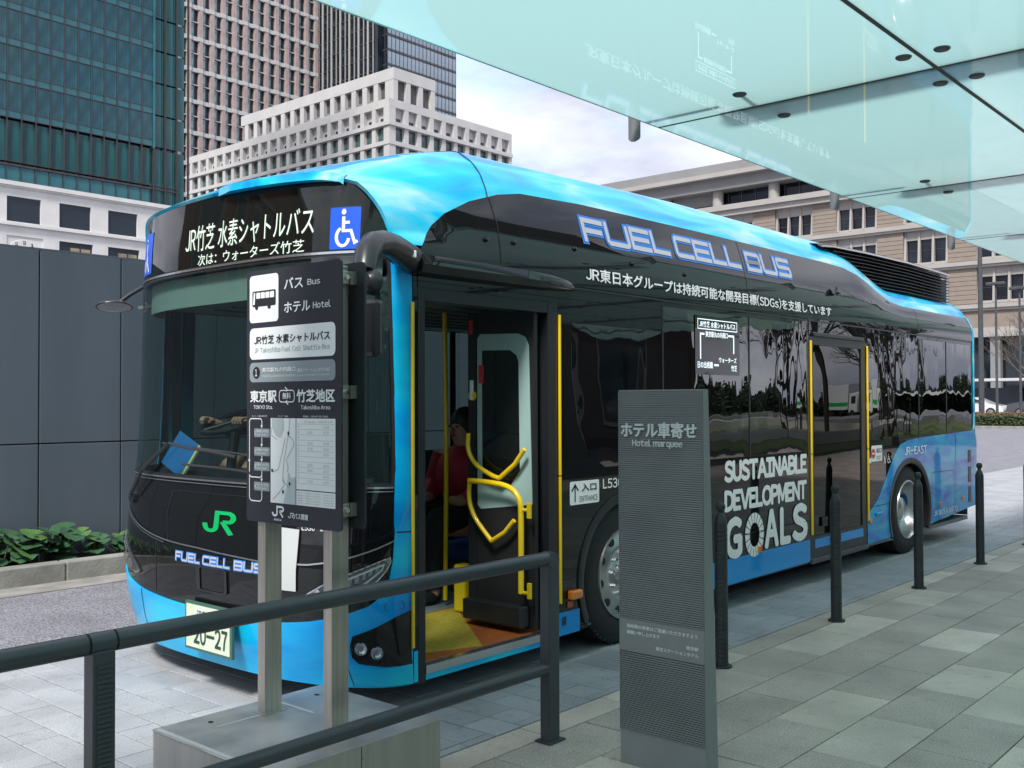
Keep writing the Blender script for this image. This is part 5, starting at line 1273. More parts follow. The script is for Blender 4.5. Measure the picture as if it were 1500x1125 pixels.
person('person', 'seated passenger in a red puffer jacket and black trousers inside the open bus door', (2.42, 1.20, .215), J, E_, SK, jack)
o = MB().bbox((2.62, 1.05, .90), (2.78, 1.36, 1.28), .05).build('backpack', TB, smooth=True); tag(o, 'grey teal backpack on the back of the red jacket passenger in the bus', 'backpack')
# driver with both hands on the wheel
J = [((0, 0, .0), .15), ((0, 0, .22), (.15, .13)), ((-.02, 0, .46), (.19, .13)), ((-.03, 0, .56), .065), ((-.03, 0, .63), .075), ((-.04, 0, .73), (.09, .10)), ((-.04, 0, .82), .06),
     ((-.02, .20, .47), .07), ((-.12, .25, .22), .055), ((-.34, .22, .21), .042), ((-.50, .19, .26), .030), ((-.02, -.20, .47), .07), ((-.12, -.25, .22), .055), ((-.34, -.22, .21), .042), ((-.50, -.19, .26), .030),
     ((-.05, .11, -.03), .09), ((-.42, .12, .0), .075), ((-.50, .12, -.38), .05), ((-.62, .12, -.42), .04), ((-.05, -.11, -.03), .09), ((-.42, -.12, .0), .075), ((-.50, -.12, -.38), .05), ((-.62, -.12, -.42), .04)]
E_ = [(0, 1), (1, 2), (2, 3), (3, 4), (4, 5), (5, 6), (2, 7), (7, 8), (8, 9), (9, 10), (2, 11), (11, 12), (12, 13), (13, 14), (0, 15), (15, 16), (16, 17), (17, 18), (0, 19), (19, 20), (20, 21), (21, 22)]
pt = [('uniform_jacket', blob((-.02, 0, .30), (.185, .235, .30)), JK), ('hair', blob((-.01, 0, .78), (.11, .11, .10)), HR),
      ('uniform_sleeve', MB().tube([(-.02, .20, .50), (-.12, .26, .24), (-.34, .21, .215), (-.42, .17, .235)], [.08, .07, .055, .048], 12), JK), ('uniform_sleeve', MB().tube([(-.02, -.20, .50), (-.12, -.26, .24), (-.34, -.21, .215), (-.42, -.17, .235)], [.08, .07, .055, .048], 12), JK)]
for sg in (1, -1):
    pt.append(('hand', blob((-.515, .190 * sg, .272), (.042, .036, .020), 12), SK))
    for k in range(4): pt.append(('finger', MB().tube([(-.535 + .006 * k, (.160 + .019 * k) * sg, .287), (-.562 + .006 * k, (.157 + .019 * k) * sg, .288), (-.576 + .006 * k, (.157 + .018 * k) * sg, .272), (-.570 + .006 * k, (.158 + .018 * k) * sg, .254)], [.0085, .008, .0075, .0065], 8), SK))
    pt.append(('thumb', MB().tube([(-.50, .155 * sg, .27), (-.53, .135 * sg, .27), (-.552, .128 * sg, .262)], [.011, .0095, .008], 8), SK))
person('person', 'bus driver in a dark uniform holding the steering wheel behind the windscreen', (1.28, 1.60, 1.17), J, E_, SK, pt)
# ============================================================ buildings
BW = pm('white rendered wall', (.62, .61, .60), .8, var=.05, vs=.4, bump=.15, bs=3)
BG = glass('dark office glazing', (.02, .03, .04), .02, .02, .15, bump=.2, bs=.25)
BD = pm('dark window glass', (.012, .018, .026), .05, bump=.15, bs=.35, var=.5, vs=.5)
BL = pm('tan blind behind glass', (.30, .24, .16), .4, var=.5, vs=1.5, vstretch=(.3, 1, 4))  # tan blind, tone varied at random in sideways streaks
BTG = pm('teal curtain glass', (.012, .080, .105), .05, bump=.7, bs=.16, bstretch=(1.6, 1, .5), var=.8, vs=.3, vstretch=(1.6, 1, .4))  # stretched colour blotches stand in for wavy reflections on the panes
BTS = pm('teal spandrel glass', (.028, .13, .155), .12, bump=.1, bs=.2, var=.3, vs=.3)
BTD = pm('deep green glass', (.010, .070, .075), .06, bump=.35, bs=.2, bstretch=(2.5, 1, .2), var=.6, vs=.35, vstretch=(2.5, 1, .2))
BM = pm('bronze mullion', (.045, .045, .05), .4)
BSK = pm('painted sky reflection glass', (.30, .42, .50), .03)  # pale blue base colour paints the sky's reflection into the pane
BR = pm('red brown tile pier', (.40, .31, .295), .75, var=.12, vs=.6)
BWT = pm('pale concrete band', (.52, .52, .52), .75)
BWG = pm('bluish window glass', (.26, .38, .42), .12, bump=.2, bs=.4, var=.5, vs=.6)
BDW = pm('near black window', (.016, .026, .038), .08, bump=.15, bs=.5)
BE = pm('precast white facade', (.50, .49, .48), .8, var=.05, vs=.3)
BEW = pm('green grey office window', (.045, .085, .085), .06, var=.7, vs=.35, bump=.1, bs=.3)
BLV = pm('dark ventilation louvre', (.095, .090, .088), .6)
BC = pm('dark tower glass', (.012, .018, .026), .08, var=.5, vs=.3)
BF = pm('pale tower fin', (.36, .35, .33), .7)
BDG = pm('blue grey tower glass', (.27, .33, .40), .18, bump=.15, bs=.2, var=.35, vs=.15)
BT = pm('tan tile wall', (.25, .205, .172), .8, var=.05, vs=1.2)
BTJ = pm('tile joint', (.17, .135, .11), .9)
BS = pm('pale stone cornice', (.36, .34, .32), .8, var=.05, vs=.5)
BSG = pm('grey metal cladding', (.23, .23, .23), .6, var=.05, vs=.3)
BTW = pm('hotel window', (.010, .014, .022), .04, spec=.3, var=.9, vs=.35, bump=.1, bs=.3)

def bx(n, a, b, m, p, **k): return MB().box(a, b).build(n, m, p, **k)
def inst(cache, key, mk, name, mat, parent, loc):
    if key not in cache: me = mk().mesh(name); me.materials.append(mat); cache[key] = me
    o = bpy.data.objects.new(name, cache[key]); col.objects.link(o); o.parent = parent; o.location = loc; return o
ca = {}
# white low building with the clock
b = thing('white_building', 'white rendered building with black windows and a wall clock above the dark panel wall', 'building', (10, 120, 0))
X = lambda x: x - 10
bx('wall', (X(10), .35, 0), (X(76), 14, 28.0), BD, b)
# facade built as piers and bands around real openings
up = [48.07 + 6.28 * k for k in range(-5, 5)]
bx('wall_band', (X(10), 0, 26.45), (X(76), .35, 27.7), BW, b); bx('wall_band', (X(10), 0, 22.6), (X(76), .35, 23.45), BW, b)
bx('cornice', (X(10), -.45, 27.7), (X(76), .4, 28.2), BW, b); bx('cornice', (X(10), -.25, 27.5), (X(76), 0, 27.7), BW, b); bx('ledge', (X(10), -.35, 22.95), (X(76), 0, 23.3), BW, b)
bx('wall_band', (X(10), 0, 21.75), (X(76), .35, 22.6), BW, b)
for k, x in enumerate(up):
    bx('pier', (X(x + 4.02), 0, 23.45), (X(x + 6.28), .35, 26.45), BW, b)
    f = bx('window', (X(x) + .05, .28, 23.5), (X(x + 4.0), .33, 26.4), BDW, b)
    bx('pier', (X(x + 4.3), 0, 0), (X(x + 6.0), .35, 21.75), BW, b)
    if k == 5:
        bx('clock_panel', (X(x) - .35, .12, 14), (X(x + 4.4), .3, 21.75), BW, b)
    else:
        for z0 in (17.6, 12.6, 7.5):
            f = bx('window', (X(x) + .05, .28, z0), (X(x + 4.1), .33, z0 + 3.8), BDW, b)
            for q in (0, 1, 2):
                bx('glazing_bar', (X(x) + 4.1 * (q + .0) / 3, .22, z0), (X(x) + 4.1 * q / 3 + .10, .28, z0 + 3.8), BM, f)
                if z0 > 17: bx('blind', (X(x) + 4.1 * q / 3 + .15, .262, z0 + .3), (X(x) + 4.1 * (q + 1) / 3 - .05, .275, z0 + 3.5), BL if q else BDW, f)
        for z0 in (11.4, 16.4, 6.3, 0.0): bx('wall_band', (X(x) - .3, 0, z0), (X(x + 4.3), .33, z0 + 1.2), BW, b)
    bx('pier', (X(x) - .3, 0, 0), (X(x), .35, 21.75), BW, b)
ck = thing('wall_clock', 'round wall clock with black numerals on the white building', 'clock', (50.15, 120.08, 19.2))
cm = plane_map((0, 0, 0), (1, 0, 0), (0, 0, 1), (0, -1, 0))
MB().lathe([(0, -.02), (2.15, -.02), (2.2, .02)], axis=1, n=48).build('clock_face', BW, ck)
for k in range(1, 13):
    a = R(90 - 30 * k); put_text('numeral', str(k), cm, 1.85 * math.cos(a) - .17, 1.85 * math.sin(a) - .22, .36, .44, BDW, ck, .05, .06)
put_stroke('clock_hand', [[(0, 0), (.9, .35)]], .14, cm, BDW, ck, .06); put_stroke('clock_hand', [[(0, 0), (-.5, -1.2)]], .10, cm, BDW, ck, .07)

# teal glass tower
b = thing('glass_tower', 'tall teal glass curtain wall tower behind the white clock building', 'building', (0, 126, 0))
bx('core', (44, .6, 0), (74.1, 30, 120), BD, b)
p0 = 50.45; pw = 1.80
npan = 14
fl_z = [37.5 + 4.55 * k for k in range(-0, 7)]
for k in range(-3, 11):
    for j, z in enumerate(fl_z):
        if z > 62 : continue
        x = p0 + pw * k
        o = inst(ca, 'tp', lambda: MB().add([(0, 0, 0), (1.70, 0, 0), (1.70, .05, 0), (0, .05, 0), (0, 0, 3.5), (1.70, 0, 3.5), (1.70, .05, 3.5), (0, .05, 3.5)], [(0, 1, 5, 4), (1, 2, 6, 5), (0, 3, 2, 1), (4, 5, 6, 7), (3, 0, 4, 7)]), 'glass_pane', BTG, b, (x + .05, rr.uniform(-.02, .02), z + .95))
        inst(ca, 'ts', lambda: MB().box((0, 0, 0), (1.70, .05, .8)), 'spandrel_pane', BTS, b, (x + .05, .0, z + .08))
for k in range(11, 14):
    for j, z in enumerate([22.5, 28] + fl_z):
        inst(ca, 'tq', lambda: MB().box((0, 0, 0), (1.72, .05, 4.3)), 'glass_pane', BTD, b, (p0 + pw * k + .04 - .5, .25, z + .1))
for k in range(-3, 14):
    for z, h in ((27.3, 4.4), (32.1, 5.1)):
        inst(ca, 'tl%d' % (z > 30), lambda h=h: MB().box((0, 0, 0), (1.72, .05, h)), 'glass_pane', BTD if z > 30 or k > 3 else BTS, b, (p0 + pw * k + .04 - (.5 if k > 10 else 0), .3, z))
mu = MB()
for k in range(-3, 15): mu.box((p0 + pw * k - .045, -.14, 27 if k > 10 else 32), (p0 + pw * k + .045, .3, 119))
for k in range(-3, 15): mu.box((p0 + pw * k - .03 , .18, 26), (p0 + pw * k + .03 , .32, 37))
for z in fl_z: mu.box((45, -.05, z - .05), (70.2, .02, z + .07)); mu.box((45, -.05, z + .86), (70.2, .02, z + .95))
mu.box((45, .1, 31.5), (74.2, .28, 31.75)); mu.box((45, .1, 32.0), (74.2, .2, 32.1)); mu.box((70.1, .15, 37), (70.3, .3, 37.4)); stuff(mu.build('mullions', BM, b))
bx('corner_fin', (70.12, -.3, 37.2), (70.32, .3, 119), BTS, b)
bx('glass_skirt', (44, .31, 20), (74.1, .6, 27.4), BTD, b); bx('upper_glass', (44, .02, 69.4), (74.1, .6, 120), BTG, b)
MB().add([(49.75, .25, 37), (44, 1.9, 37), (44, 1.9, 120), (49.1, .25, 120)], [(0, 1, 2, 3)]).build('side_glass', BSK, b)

# brick and white grid tower
b = thing('brick_tower', 'tall tower with red brown piers and white bands between two glass towers', 'building', (124, 215, 0))
bx('core', (0, .8, 0), (45.2, 30, 140), BDW, b)
for k in range(15):
    x = 3.2 * k
    bx('pier', (x + 1.85, -.25, 0), (x + 2.80, .8, 140), BR, b)
for j in range(13):
    z = 29.2 + 7.72 * j
    bx('floor_band', (0, .1, z - .75), (45.2, .85, z + .25), BWT, b)
    for k in range(15): inst(ca, 'bb', lambda: MB().box((0, 0, 0), (1.42, .2, 1.0)), 'band_block', BWT, b, (3.2 * k + 1.44, -.30, z - .78))
    bx('sill_band', (0, .3, z + 3.78), (45.2, .85, z + 4.0), BWT, b)
n = 0
for j in range(13):
    for hlf in (0, 1):
        z = 29.2 + 7.72 * j + .35 + hlf * 3.75
        if z < 58 or z > 122: continue
        for k in range(14):
            inst(ca, 'bwg', lambda: MB().box((0, 0, 0), (1.0, .08, 3.3)), 'window', BWG, b, (3.2 * k - .18, .55, z)); bx('window_post', (3.2 * k - .35, .2, z), (3.2 * k - .2, .6, z + 3.3), BWT, b) if False else None; n += 1
# dark glass strips on each side of the piers
ds_ = MB()
for k in range(15): ds_.box((3.2 * k + .75, .45, 0), (3.2 * k + .95, .7, 140)); ds_.box((3.2 * k - .30, .45, 0), (3.2 * k - .18, .7, 140))
stuff(ds_.build('window_mullions', BDW, b))

# fin tower and blue glass tower behind it
b = thing('fin_tower', 'dark tower with pale vertical fins beside the brick tower', 'building', (168.4, 192, 0))
bx('core', (.5, 0, 0), (2.95, 24, 140), BC, b)
for k in range(13): bx('fin', (.30, .6 + 1.85 * k, 0), (.55, .85 + 1.85 * k + (.35 if k % 2 else 0), 140), BF, b)
for k in range(30): bx('floor_edge', (.38, 0, 60 + 3.9 * k - 12), (.52, 24, 60.35 + 3.9 * k - 12), BM, b)
b = thing('blue_glass_tower', 'blue grey glass office tower rising behind the white grid building', 'building', (171.4, 190, 0))
bx('core', (.2, .3, 0), (25.2, 20, 104), BDG, b)
bx('side_glass', (0.1, .3, 0), (.2, 20, 104), BC, b)
gb = MB()
for k in range(19): gb.box((25.2 * k / 18 + .01, .12, 40), (25.2 * k / 18 + .09, .3, 104))
for k in range(17): gb.box((.0, .10, 42.1 + 3.9 * k), (25.3, .25, 42.45 + 3.9 * k))
for k in range(17): gb.box((-.02, .1, 42 + 3.9 * k), (.12, 20, 42.4 + 3.9 * k))
for k in range(6): gb.box((-.05, 1 + 3.2 * k, 40), (.12, 1.2 + 3.2 * k, 104))
gb.build('glazing_grid', BM, b)
n = 0
for j in range(12):
    for k in range(18):
        inst(ca, 'dg', lambda: MB().box((0, 0, 0), (1.26, .06, 3.0)), 'glass_pane', BDG, b, (25.2 * k / 18 + .12, .2 + rr.uniform(-.01, .01), 58.5 + .0 + 3.9 * j - .0 + .0 - .2)) if j < 12 else None

# white grid building with set-back crown
b = thing('grid_building', 'white concrete grid office building with a set-back roof storey', 'building', (122.3, 135, 0))
S_ = 3.30
bx('core', (1.3, 1.3, 0), (33.2, 68, 57.0), BD, b)
bx('parapet', (0, 0, 56.5), (34.4, 1.2, 58.0), BE, b); bx('parapet', (0, 1.2, 56.5), (1.2, 69, 58.0), BE, b); bx('roof', (1.2, 1.2, 56.0), (34, 69, 56.6), BE, b)
bx('parapet', (33.4, 1.2, 56.5), (34.4, 69, 58.0), BE, b)
zs = [53.0 - 3.52 * k for k in range(8)]
for j, z in enumerate(zs):
    d = -.30 if j == 0 else -.12
    bx('floor_ledge', (d, d, z - .0), (34.4, 1.0, z + .75), BE, b); bx('floor_ledge', (d, 1.0, z), (1.0, 69, z + .75), BE, b)
for k in range(11):          # face towards the station
    x = 1.1 + S_ * k
    bx('pier', (x - .55 if k else 0, .02, 20), (x + .50 if k < 10 else 34.4, 1.0, 56.5), BE, b)
for k in range(21):
    y = 1.1 + S_ * k
    bx('pier', (.02, y - .55 if k else 1.0, 20), (1.0, y + .50, 56.5), BE, b)
nw = 0
for j, z in enumerate(zs[1:6]):
    for k in range(10): inst(ca, 'ew', lambda: MB().box((0, 0, 0), (2.2, .1, 2.7)), 'window', BEW, b, (1.62 + S_ * k, .72, z + .78))
    for k in range(20): inst(ca, 'ev', lambda: MB().box((0, 0, 0), (.1, 2.2, 2.7)), 'window', BEW, b, (.72, 1.62 + S_ * k, z + .78))
# top row: open loggia with a low dark opening and pale blind above
for k in range(10):
    bx('loggia_back', (1.62 + S_ * k, .95, 53.75), (3.85 + S_ * k, 1.05, 56.5), BE, b); bx('loggia_vent', (1.75 + S_ * k, .90, 53.8), (3.6 + S_ * k, .95, 54.8), BDW, b)
for k in range(20):
    bx('loggia_back', (.95, 1.62 + S_ * k, 53.75), (1.05, 3.85 + S_ * k, 56.5), BE, b); bx('loggia_vent', (.90, 1.75 + S_ * k, 53.8), (.95, 3.4 + S_ * k, 54.8), BDW, b)
# crown storey
bx('crown_core', (4.9, 4.0, 56), (14.2, 52, 64), BLV, b)
bx('crown_beam', (4.0, 3.2, 63.2), (15.1, 53.3, 65.4), BE, b); bx('crown_wall', (4.3, 9.0, 56.6), (4.9, 53, 60.3), BSG, b)
for k in range(4): bx('crown_pier', (4.05 + 3.3 * k + (0 if k else 0), 3.25, 56.6), (5.15 + 3.3 * k, 4.4, 63.2), BE, b)
for k in range(15): bx('crown_pier', (4.05, 3.5 + 3.3 * k + .9, 56.6), (5.0, 4.9 + 3.3 * k + .8, 63.2), BE, b)

# tan brick hotel-side building behind the road
b = thing('tan_building', 'tan tiled office building with pale cornices and grouped windows behind the road', 'building', (100, -12, 0))
Y = lambda y: y + 12
bx('core', (.9, 0, 0), (30, Y(92), 26), BD, b)
bx('roof_parapet', (-1.6, 0, 27.4), (1.5, Y(92), 28.5), BSG, b); bx('cornice', (-2.2, 0, 26.9), (1.5, Y(92), 27.4), BS, b); bx('roof_band', (-1.3, 0, 25.6), (1.5, Y(92), 26.9), BSG, b); bx('roof', (0, 0, 28.3), (30, Y(92), 28.5), BSG, b)
bx('cornice', (-.9, 0, 23.3), (1.5, Y(92), 23.9), BS, b); bx('cornice', (-.55, 0, 22.7), (1.5, Y(92), 23.3), BS, b)
for k in range(14):
    y = 47.3 + 6.95 * (k - 8)
    MB().lathe([(.62, 23.9), (.62, 25.7)], (-.1, Y(y), 0), n=20, close=False).build('column', BS, b, smooth=True)
    if y < 53:
        f = bx('window', (.75, Y(y) + .9, 23.95), (.85, Y(y) + 6.1, 25.55), BTW, b)
        for q in range(4): bx('glazing_bar', (.68, Y(y) + .9 + 1.7 * q, 23.95), (.75, Y(y) + 1.02 + 1.7 * q, 25.55), BM, f)
    else: bx('infill_wall', (.4, Y(y) + .6, 24.3), (.6, Y(y) + 6.3, 25.6), BSG, b)
for (z0, z1, zl) in ((19.3, 22.7, 19.0), (15.15, 18.75, 14.8), (10.95, 14.55, 10.6)):
    bx('ledge', (-.42, 0, zl - .12), (.9, Y(92), zl + .28), BS, b); bx('ledge', (-.25, 0, zl - .35), (.9, Y(92), zl - .12), BS, b)
    for k in range(-1, 13):
        yc = 31.15 + 6.98 * (k - 5)
        gh = z1 - z0
        # tiled wall between groups, in courses that stand proud
        w0 = yc + 2.15; w1 = yc + 6.98 - 2.15
        wt = bx('tile_wall', (.06, Y(w0), z0), (.9, Y(w1), z1 + .1), BTJ, b)
        nr = 8 if -2 < k < 9 else 1
        for q in range(nr):
            hh = (z1 - z0) / nr
            bx('tile_course', (.0, Y(w0) + .01, z0 + hh * q + .02), (.06, Y(w1) - .01, z0 + hh * (q + 1) - .02), BT, b) if nr > 1 else bx('tile_course', (.0, Y(w0) + .01, z0), (.06, Y(w1) - .01, z1), BT, b)
        bx('spandrel', (.35, Y(yc - 2.13), z0 + gh * .72), (.5, Y(yc + 2.13), z1 + .05), BS, b); bx('window_sill', (.05, Y(yc - 2.13), z0), (.5, Y(yc + 2.13), z0 + .25), BS, b)
        for q in range(3):
            f = bx('window', (.55, Y(yc - 1.95 + 1.36 * q), z0 + .25), (.62, Y(yc - 1.95 + 1.36 * q + 1.2), z0 + gh * .72), BTW, b)
            bx('frame', (.50, Y(yc - 1.95 + 1.36 * q), z0 + gh * .42), (.56, Y(yc - 1.95 + 1.36 * q + 1.2), z0 + gh * .42 + .05), BM, f)
        for q in range(4):
            yq = yc - 2.06 + 1.36 * q + .0
            MB().add([(.02, Y(yq) - .10, z0 + .12), (.02, Y(yq) + .13, z0 + .12), (.62, Y(yq) + .13, z0 + .12), (.62, Y(yq) - .10, z0 + .12), (.30, Y(yq) - .08, z1), (.30, Y(yq) + .11, z1), (.62, Y(yq) + .11, z1), (.62, Y(yq) - .08, z1)],
                     [(0, 3, 2, 1), (4, 5, 6, 7), (0, 1, 5, 4), (1, 2, 6, 5), (2, 3, 7, 6), (3, 0, 4, 7)]).build('window_fin', BS, b)
bx('tile_wall', (0, 0, 8.6), (.9, Y(92), 10.3), BT, b); bx('cornice', (-.3, 0, 7.7), (.9, Y(92), 8.6), BS, b)
for k in range(20):
    y = -10 + 4.9 * k
    bx('column', (.0, Y(y), 0), (.8, Y(y) + .9, 7.7), BSG, b)
    f = bx('shop_glass', (1.5, Y(y) + 1.0, .3), (1.6, Y(y) + 4.8, 7.4), BTW, b); bx('shop_frame', (1.4, Y(y) + 2.8, .3), (1.5, Y(y) + 2.95, 7.4), BM, f)
bx('plinth', (-.1, 0, 0), (1.5, Y(92), .5), BSG, b)
MB().prism([(Y(52.6), 28.5), (Y(49.2), 31.6), (Y(46), 28.5)], 0, 2, 14).build('roof_lantern', BTW, b)

# ============================================================ across the road
HG = pm('clipped hedge leaves', (.035, .075, .025), .7, c2=(.055, .06, .022), vs=3)
HR2 = pm('red tipped hedge leaves', (.16, .06, .03), .7, c2=(.07, .07, .025), vs=3)
def leaf_mass(n, fn, s0, s1, rnd):
    vs = []; fs = []
    for _ in range(n):
        c = Vector(fn()); u = Vector((rnd.gauss(0, 1), rnd.gauss(0, 1), rnd.gauss(0, 1))).normalized(); w_ = u.orthogonal().normalized(); s = rnd.uniform(s0, s1)
        o = len(vs); vs += [c + u * s, c + w_ * s * .6, c - u * s, c - w_ * s * .6]; fs.append((o, o + 1, o + 2, o + 3))
    mb = MB(); mb.v = [tuple(v) for v in vs]; mb.f = fs; return mb
hd = thing('hedge', 'long low clipped hedge along the far side of the road', 'hedge', (59.8, 16, 0))
rh = random.Random(4)
MB().box((-.3, -14, .1), (.9, 12, .66)).build('hedge_core', pm('hedge inside', (.018, .03, .012), .9), hd)
stuff(leaf_mass(9000, lambda: (rh.choice([rh.uniform(-.45, -.30), rh.uniform(-.4, 1.0)]), rh.uniform(-14, 12), rh.uniform(.12, .76)), .05, .11, rh).build('hedge_leaves', HG, hd))
stuff(leaf_mass(4200, lambda: (rh.uniform(-.35, 1.0), rh.uniform(-14, 12), rh.uniform(.70, .90)), .05, .10, rh).build('hedge_tips', HR2, hd))
o = MB().bbox((59.0, 0, -.02), (59.3, 30, .13), .02).build('road_kerb', M['concrete']); struct(o)
struct(MB().box((59.3, 0, -.02), (62.5, 30, .10)).build('verge', M['soil']))

# cars
CW = pm('white car paint', (.68, .69, .70), .25, coat=1); CB = pm('dark grey car paint', (.03, .032, .035), .25, coat=1); CG = pm('car window', (.012, .015, .018), .05); CT = pm('tail lamp', (.45, .01, .015), .2, coat=1)
def car(name, label, x, y, rz, L_, H_, paint, suv=False):
    t = thing(name, label, 'car', (x, y, .45), rz)
    if suv: prof_ = [(-L_ / 2, .35), (-L_ / 2 + .02, .95), (-L_ / 2 + .25, 1.05), (-L_ / 2 + .55, H_ - .05), (-L_ / 2 + 1.0, H_), (.6, H_ - .02), (1.25, 1.10), (L_ / 2 - .1, .92), (L_ / 2, .5), (L_ / 2 - .05, .30)]
    else: prof_ = [(-L_ / 2, .38), (-L_ / 2 + .03, .90), (-L_ / 2 + .5, .98), (-L_ / 2 + 1.2, H_ - .02), (-L_ / 2 + 2.0, H_), (.55, H_ - .04), (1.35, .98), (L_ / 2 - .15, .80), (L_ / 2, .5), (L_ / 2 - .05, .28)]
    mb = MB(); n = len(prof_); vs = []
    for yy, k in ((-.86, .93), (-.88, 1), (.88, 1), (.86, .93)):
        for (a, z) in prof_:
            tw = 0 if z < 1.0 else (z - 1.0) * .45
            sg = -1 if yy < 0 else 1
            vs.append((a, yy - sg * tw, z if k == 1 else z * .99 + .003))
    fs = [(i + q * n, (i + 1) % n + q * n, (i + 1) % n + (q + 1) * n, i + (q + 1) * n) for q in range(3) for i in range(n)] + [tuple(range(n)), tuple(range(4 * n - 1, 3 * n - 1, -1))]
    mb.add(vs, fs).build('body', paint, t, smooth=True)
    zc = 1.0
    for sg in (-1, 1):
        a = [(-L_ / 2 + (.70 if suv else 1.05), zc + .05), (-L_ / 2 + (.85 if suv else 1.45), H_ - .12), (.45, H_ - .14), (1.05, zc + .05)]
        mid = (a[1][0] + a[2][0]) / 2
        for (p, q, r2, s2) in ((a[0], a[1], (mid - .04, H_ - .13), (mid - .04, zc + .05)), ((mid + .04, zc + .05), (mid + .04, H_ - .13), a[2], a[3])):
            MB().add([(u, sg * (.884 - max(0, z - 1.0) * .45), z) for u, z in (p, q, r2, s2)], [(0, 1, 2, 3)]).build('side_window', CG, t)
    b0_, b1_ = (prof_[2], prof_[3]); MB().add([(b0_[0] + .02 - .03, -.75, b0_[1] + .05), (b0_[0] - .01, .75, b0_[1] + .05), (b1_[0] - .02, .62, b1_[1] - .06), (b1_[0] - .02, -.62, b1_[1] - .06)], [(0, 1, 2, 3)]).build('rear_window', CG, t)
    for sg in (-1, 1):
        MB().bbox((-L_ / 2 - .012, sg * .84 - .13, .72), (-L_ / 2 + .05, sg * .84 + .03 * 1, .92), .01).build('tail_lamp', CT, t)
        for xx in (-L_ / 2 + .85, L_ / 2 - .85):
            wq = MB().lathe([(.20, -.0), (.30, -.01), (.325, .02), (.325, .18), (.2, .2)], (xx, sg * .80 - .1, .325), axis=1, n=24).build('wheel', B['rubber'], t)
            MB().lathe([(0, -.018), (.19, -.022), (.205, -.005)], (xx, sg * .80 - .1 if sg < 0 else sg * .80 + .12, .325), axis=1, n=16).build('rim', B['rim'], wq)
    MB().box((-L_ / 2 - .014, -.26, .52), (-L_ / 2 + .03, .26, .66)).build('number_plate', B['white'], t)
    return t
struct(MB().box((63.5, -30, -.02), (99, 60, .45)).build('far_road', M['asphalt']))
car('parked_car', 'white sedan on the road behind the hedge at the tail of the bus', 72.0, 18.6, R(-90), 4.7, 1.42, CW)
car('parked_car', 'dark estate car with red tail lamp behind the hedge at the right edge', 71.4, 13.6, R(90), 4.7, 1.72, CB, True)
car('parked_car', 'red car on the road mostly hidden by the bus tail', 73.5, 25.5, R(-90), 4.4, 1.48, pm('red car paint', (.35, .02, .02), .25, coat=1))

# street poles and lamps
def pole(label, x, y, h, r, head=None):
    t = thing('street_lamp', label, 'street lamp', (x, y, 0))
    MB().tube([(0, 0, 0), (0, 0, h)], r, 12, r1=r * .7).build('pole', M['dark_steel'], t, smooth=True); MB().lathe([(r * 1.8, 0), (r * 1.8, .3), (r * 1.1, .4)], n=12).build('pole_base', M['dark_steel'], t)
    if head: MB().bbox((-.25, -.55, h - .05), (.25, .55, h + .13), .04).build('lamp_head', M['dark_steel'], t)
    return t
pole('thick dark pole just right of the bus tail', 61.4, 14.85, 13.5, .17); pole('slim dark lamp post with flat head, left of the bare tree', 66.0, 15.25, 9.0, .09, True); pole('slim dark lamp post with flat head nearest the right edge', 64.0, 13.35, 8.4, .085, True)
sh = thing('bus_shelter', 'long thin white roofed shelter in front of the tan building', 'shelter', (82, 16, 0))
MB().bbox((-.9, -10, 3.10), (.9, 14, 3.32), .03).build('shelter_roof', BWT, sh)
for k in range(7): MB().box((-.06, -9.5 + 3.8 * k, 0), (.06, -9.38 + 3.8 * k, 3.1)).build('shelter_post', M['dark_steel'], sh)
MB().box((.4, -9, .4), (.44, 13, 2.6)).build('glass_wall', BTW, sh)
sg_ = thing('round_road_sign', 'blue round road sign at the far right edge', 'road sign', (69, 13.75, 0))
MB().tube([(0, 0, 0), (0, 0, 2.9)], .035, 8).build('pole', M['dark_steel'], sg_); MB().lathe([(0, -.05), (.42, -.05), (.42, -.02)], (0, 0, 2.6), axis=0, n=24).build('sign_disc', B['icon_blue'], sg_)

# bare trees
BK = pm('grey brown bark', (.115, .095, .080), .9, var=.25, vs=6, bump=.6, bs=12)
BKD = pm('dark bark', (.040, .034, .030), .9)
def bare_tree(label, x, y, h, seed, mat=BK, depth=5, spread=.55, r0=None, group=None):
    rn = random.Random(seed); t = thing('bare_tree', label, 'tree', (x, y, 0), 0, group)
    tr = MB(); cr_ = MB()
    def grow(p, d, l, r, k):
        n = 3 if k > 2 else 2; pts = [p]; q = p
        for i in range(n):
            d = (d + Vector((rn.gauss(0, .10), rn.gauss(0, .10), rn.gauss(.03, .05)))).normalized(); q = q + d * l / n; pts.append(q)
        (tr if k == depth else cr_).tube([tuple(a) for a in pts], r, 7 if k > 3 else (5 if k > 1 else 3), caps=False, r1=r * .62)
        if k <= 0: return
        m = rn.randint(3, 4) if k > 1 else 4
        for i in range(m):
            a = rn.uniform(0, 6.28); e = rn.uniform(.35, 1.0) * spread * 1.25
            o1 = d.orthogonal().normalized(); o2 = d.cross(o1); nd = (d * math.cos(e) + (o1 * math.cos(a) + o2 * math.sin(a)) * math.sin(e)); nd.z += .12
            f = 1.0 if i == 0 else rn.uniform(.45, 1.0)
            base = pts[-1] if (i < 2 or k < 2) else pts[-2]
            grow(base, nd.normalized(), l * rn.uniform(.62, .82), r * .58, k - 1)
    grow(Vector((0, 0, 0)), Vector((0, 0, 1)), h * .30, r0 or h * .018, depth)
    tr.build('trunk', mat, t, smooth=True); cr_.build('crown', mat, t, smooth=True); return t
bare_tree('leafless street tree at the right edge in front of the tan building', 74, 15.0, 9.2, 3, BK, 5, .5)
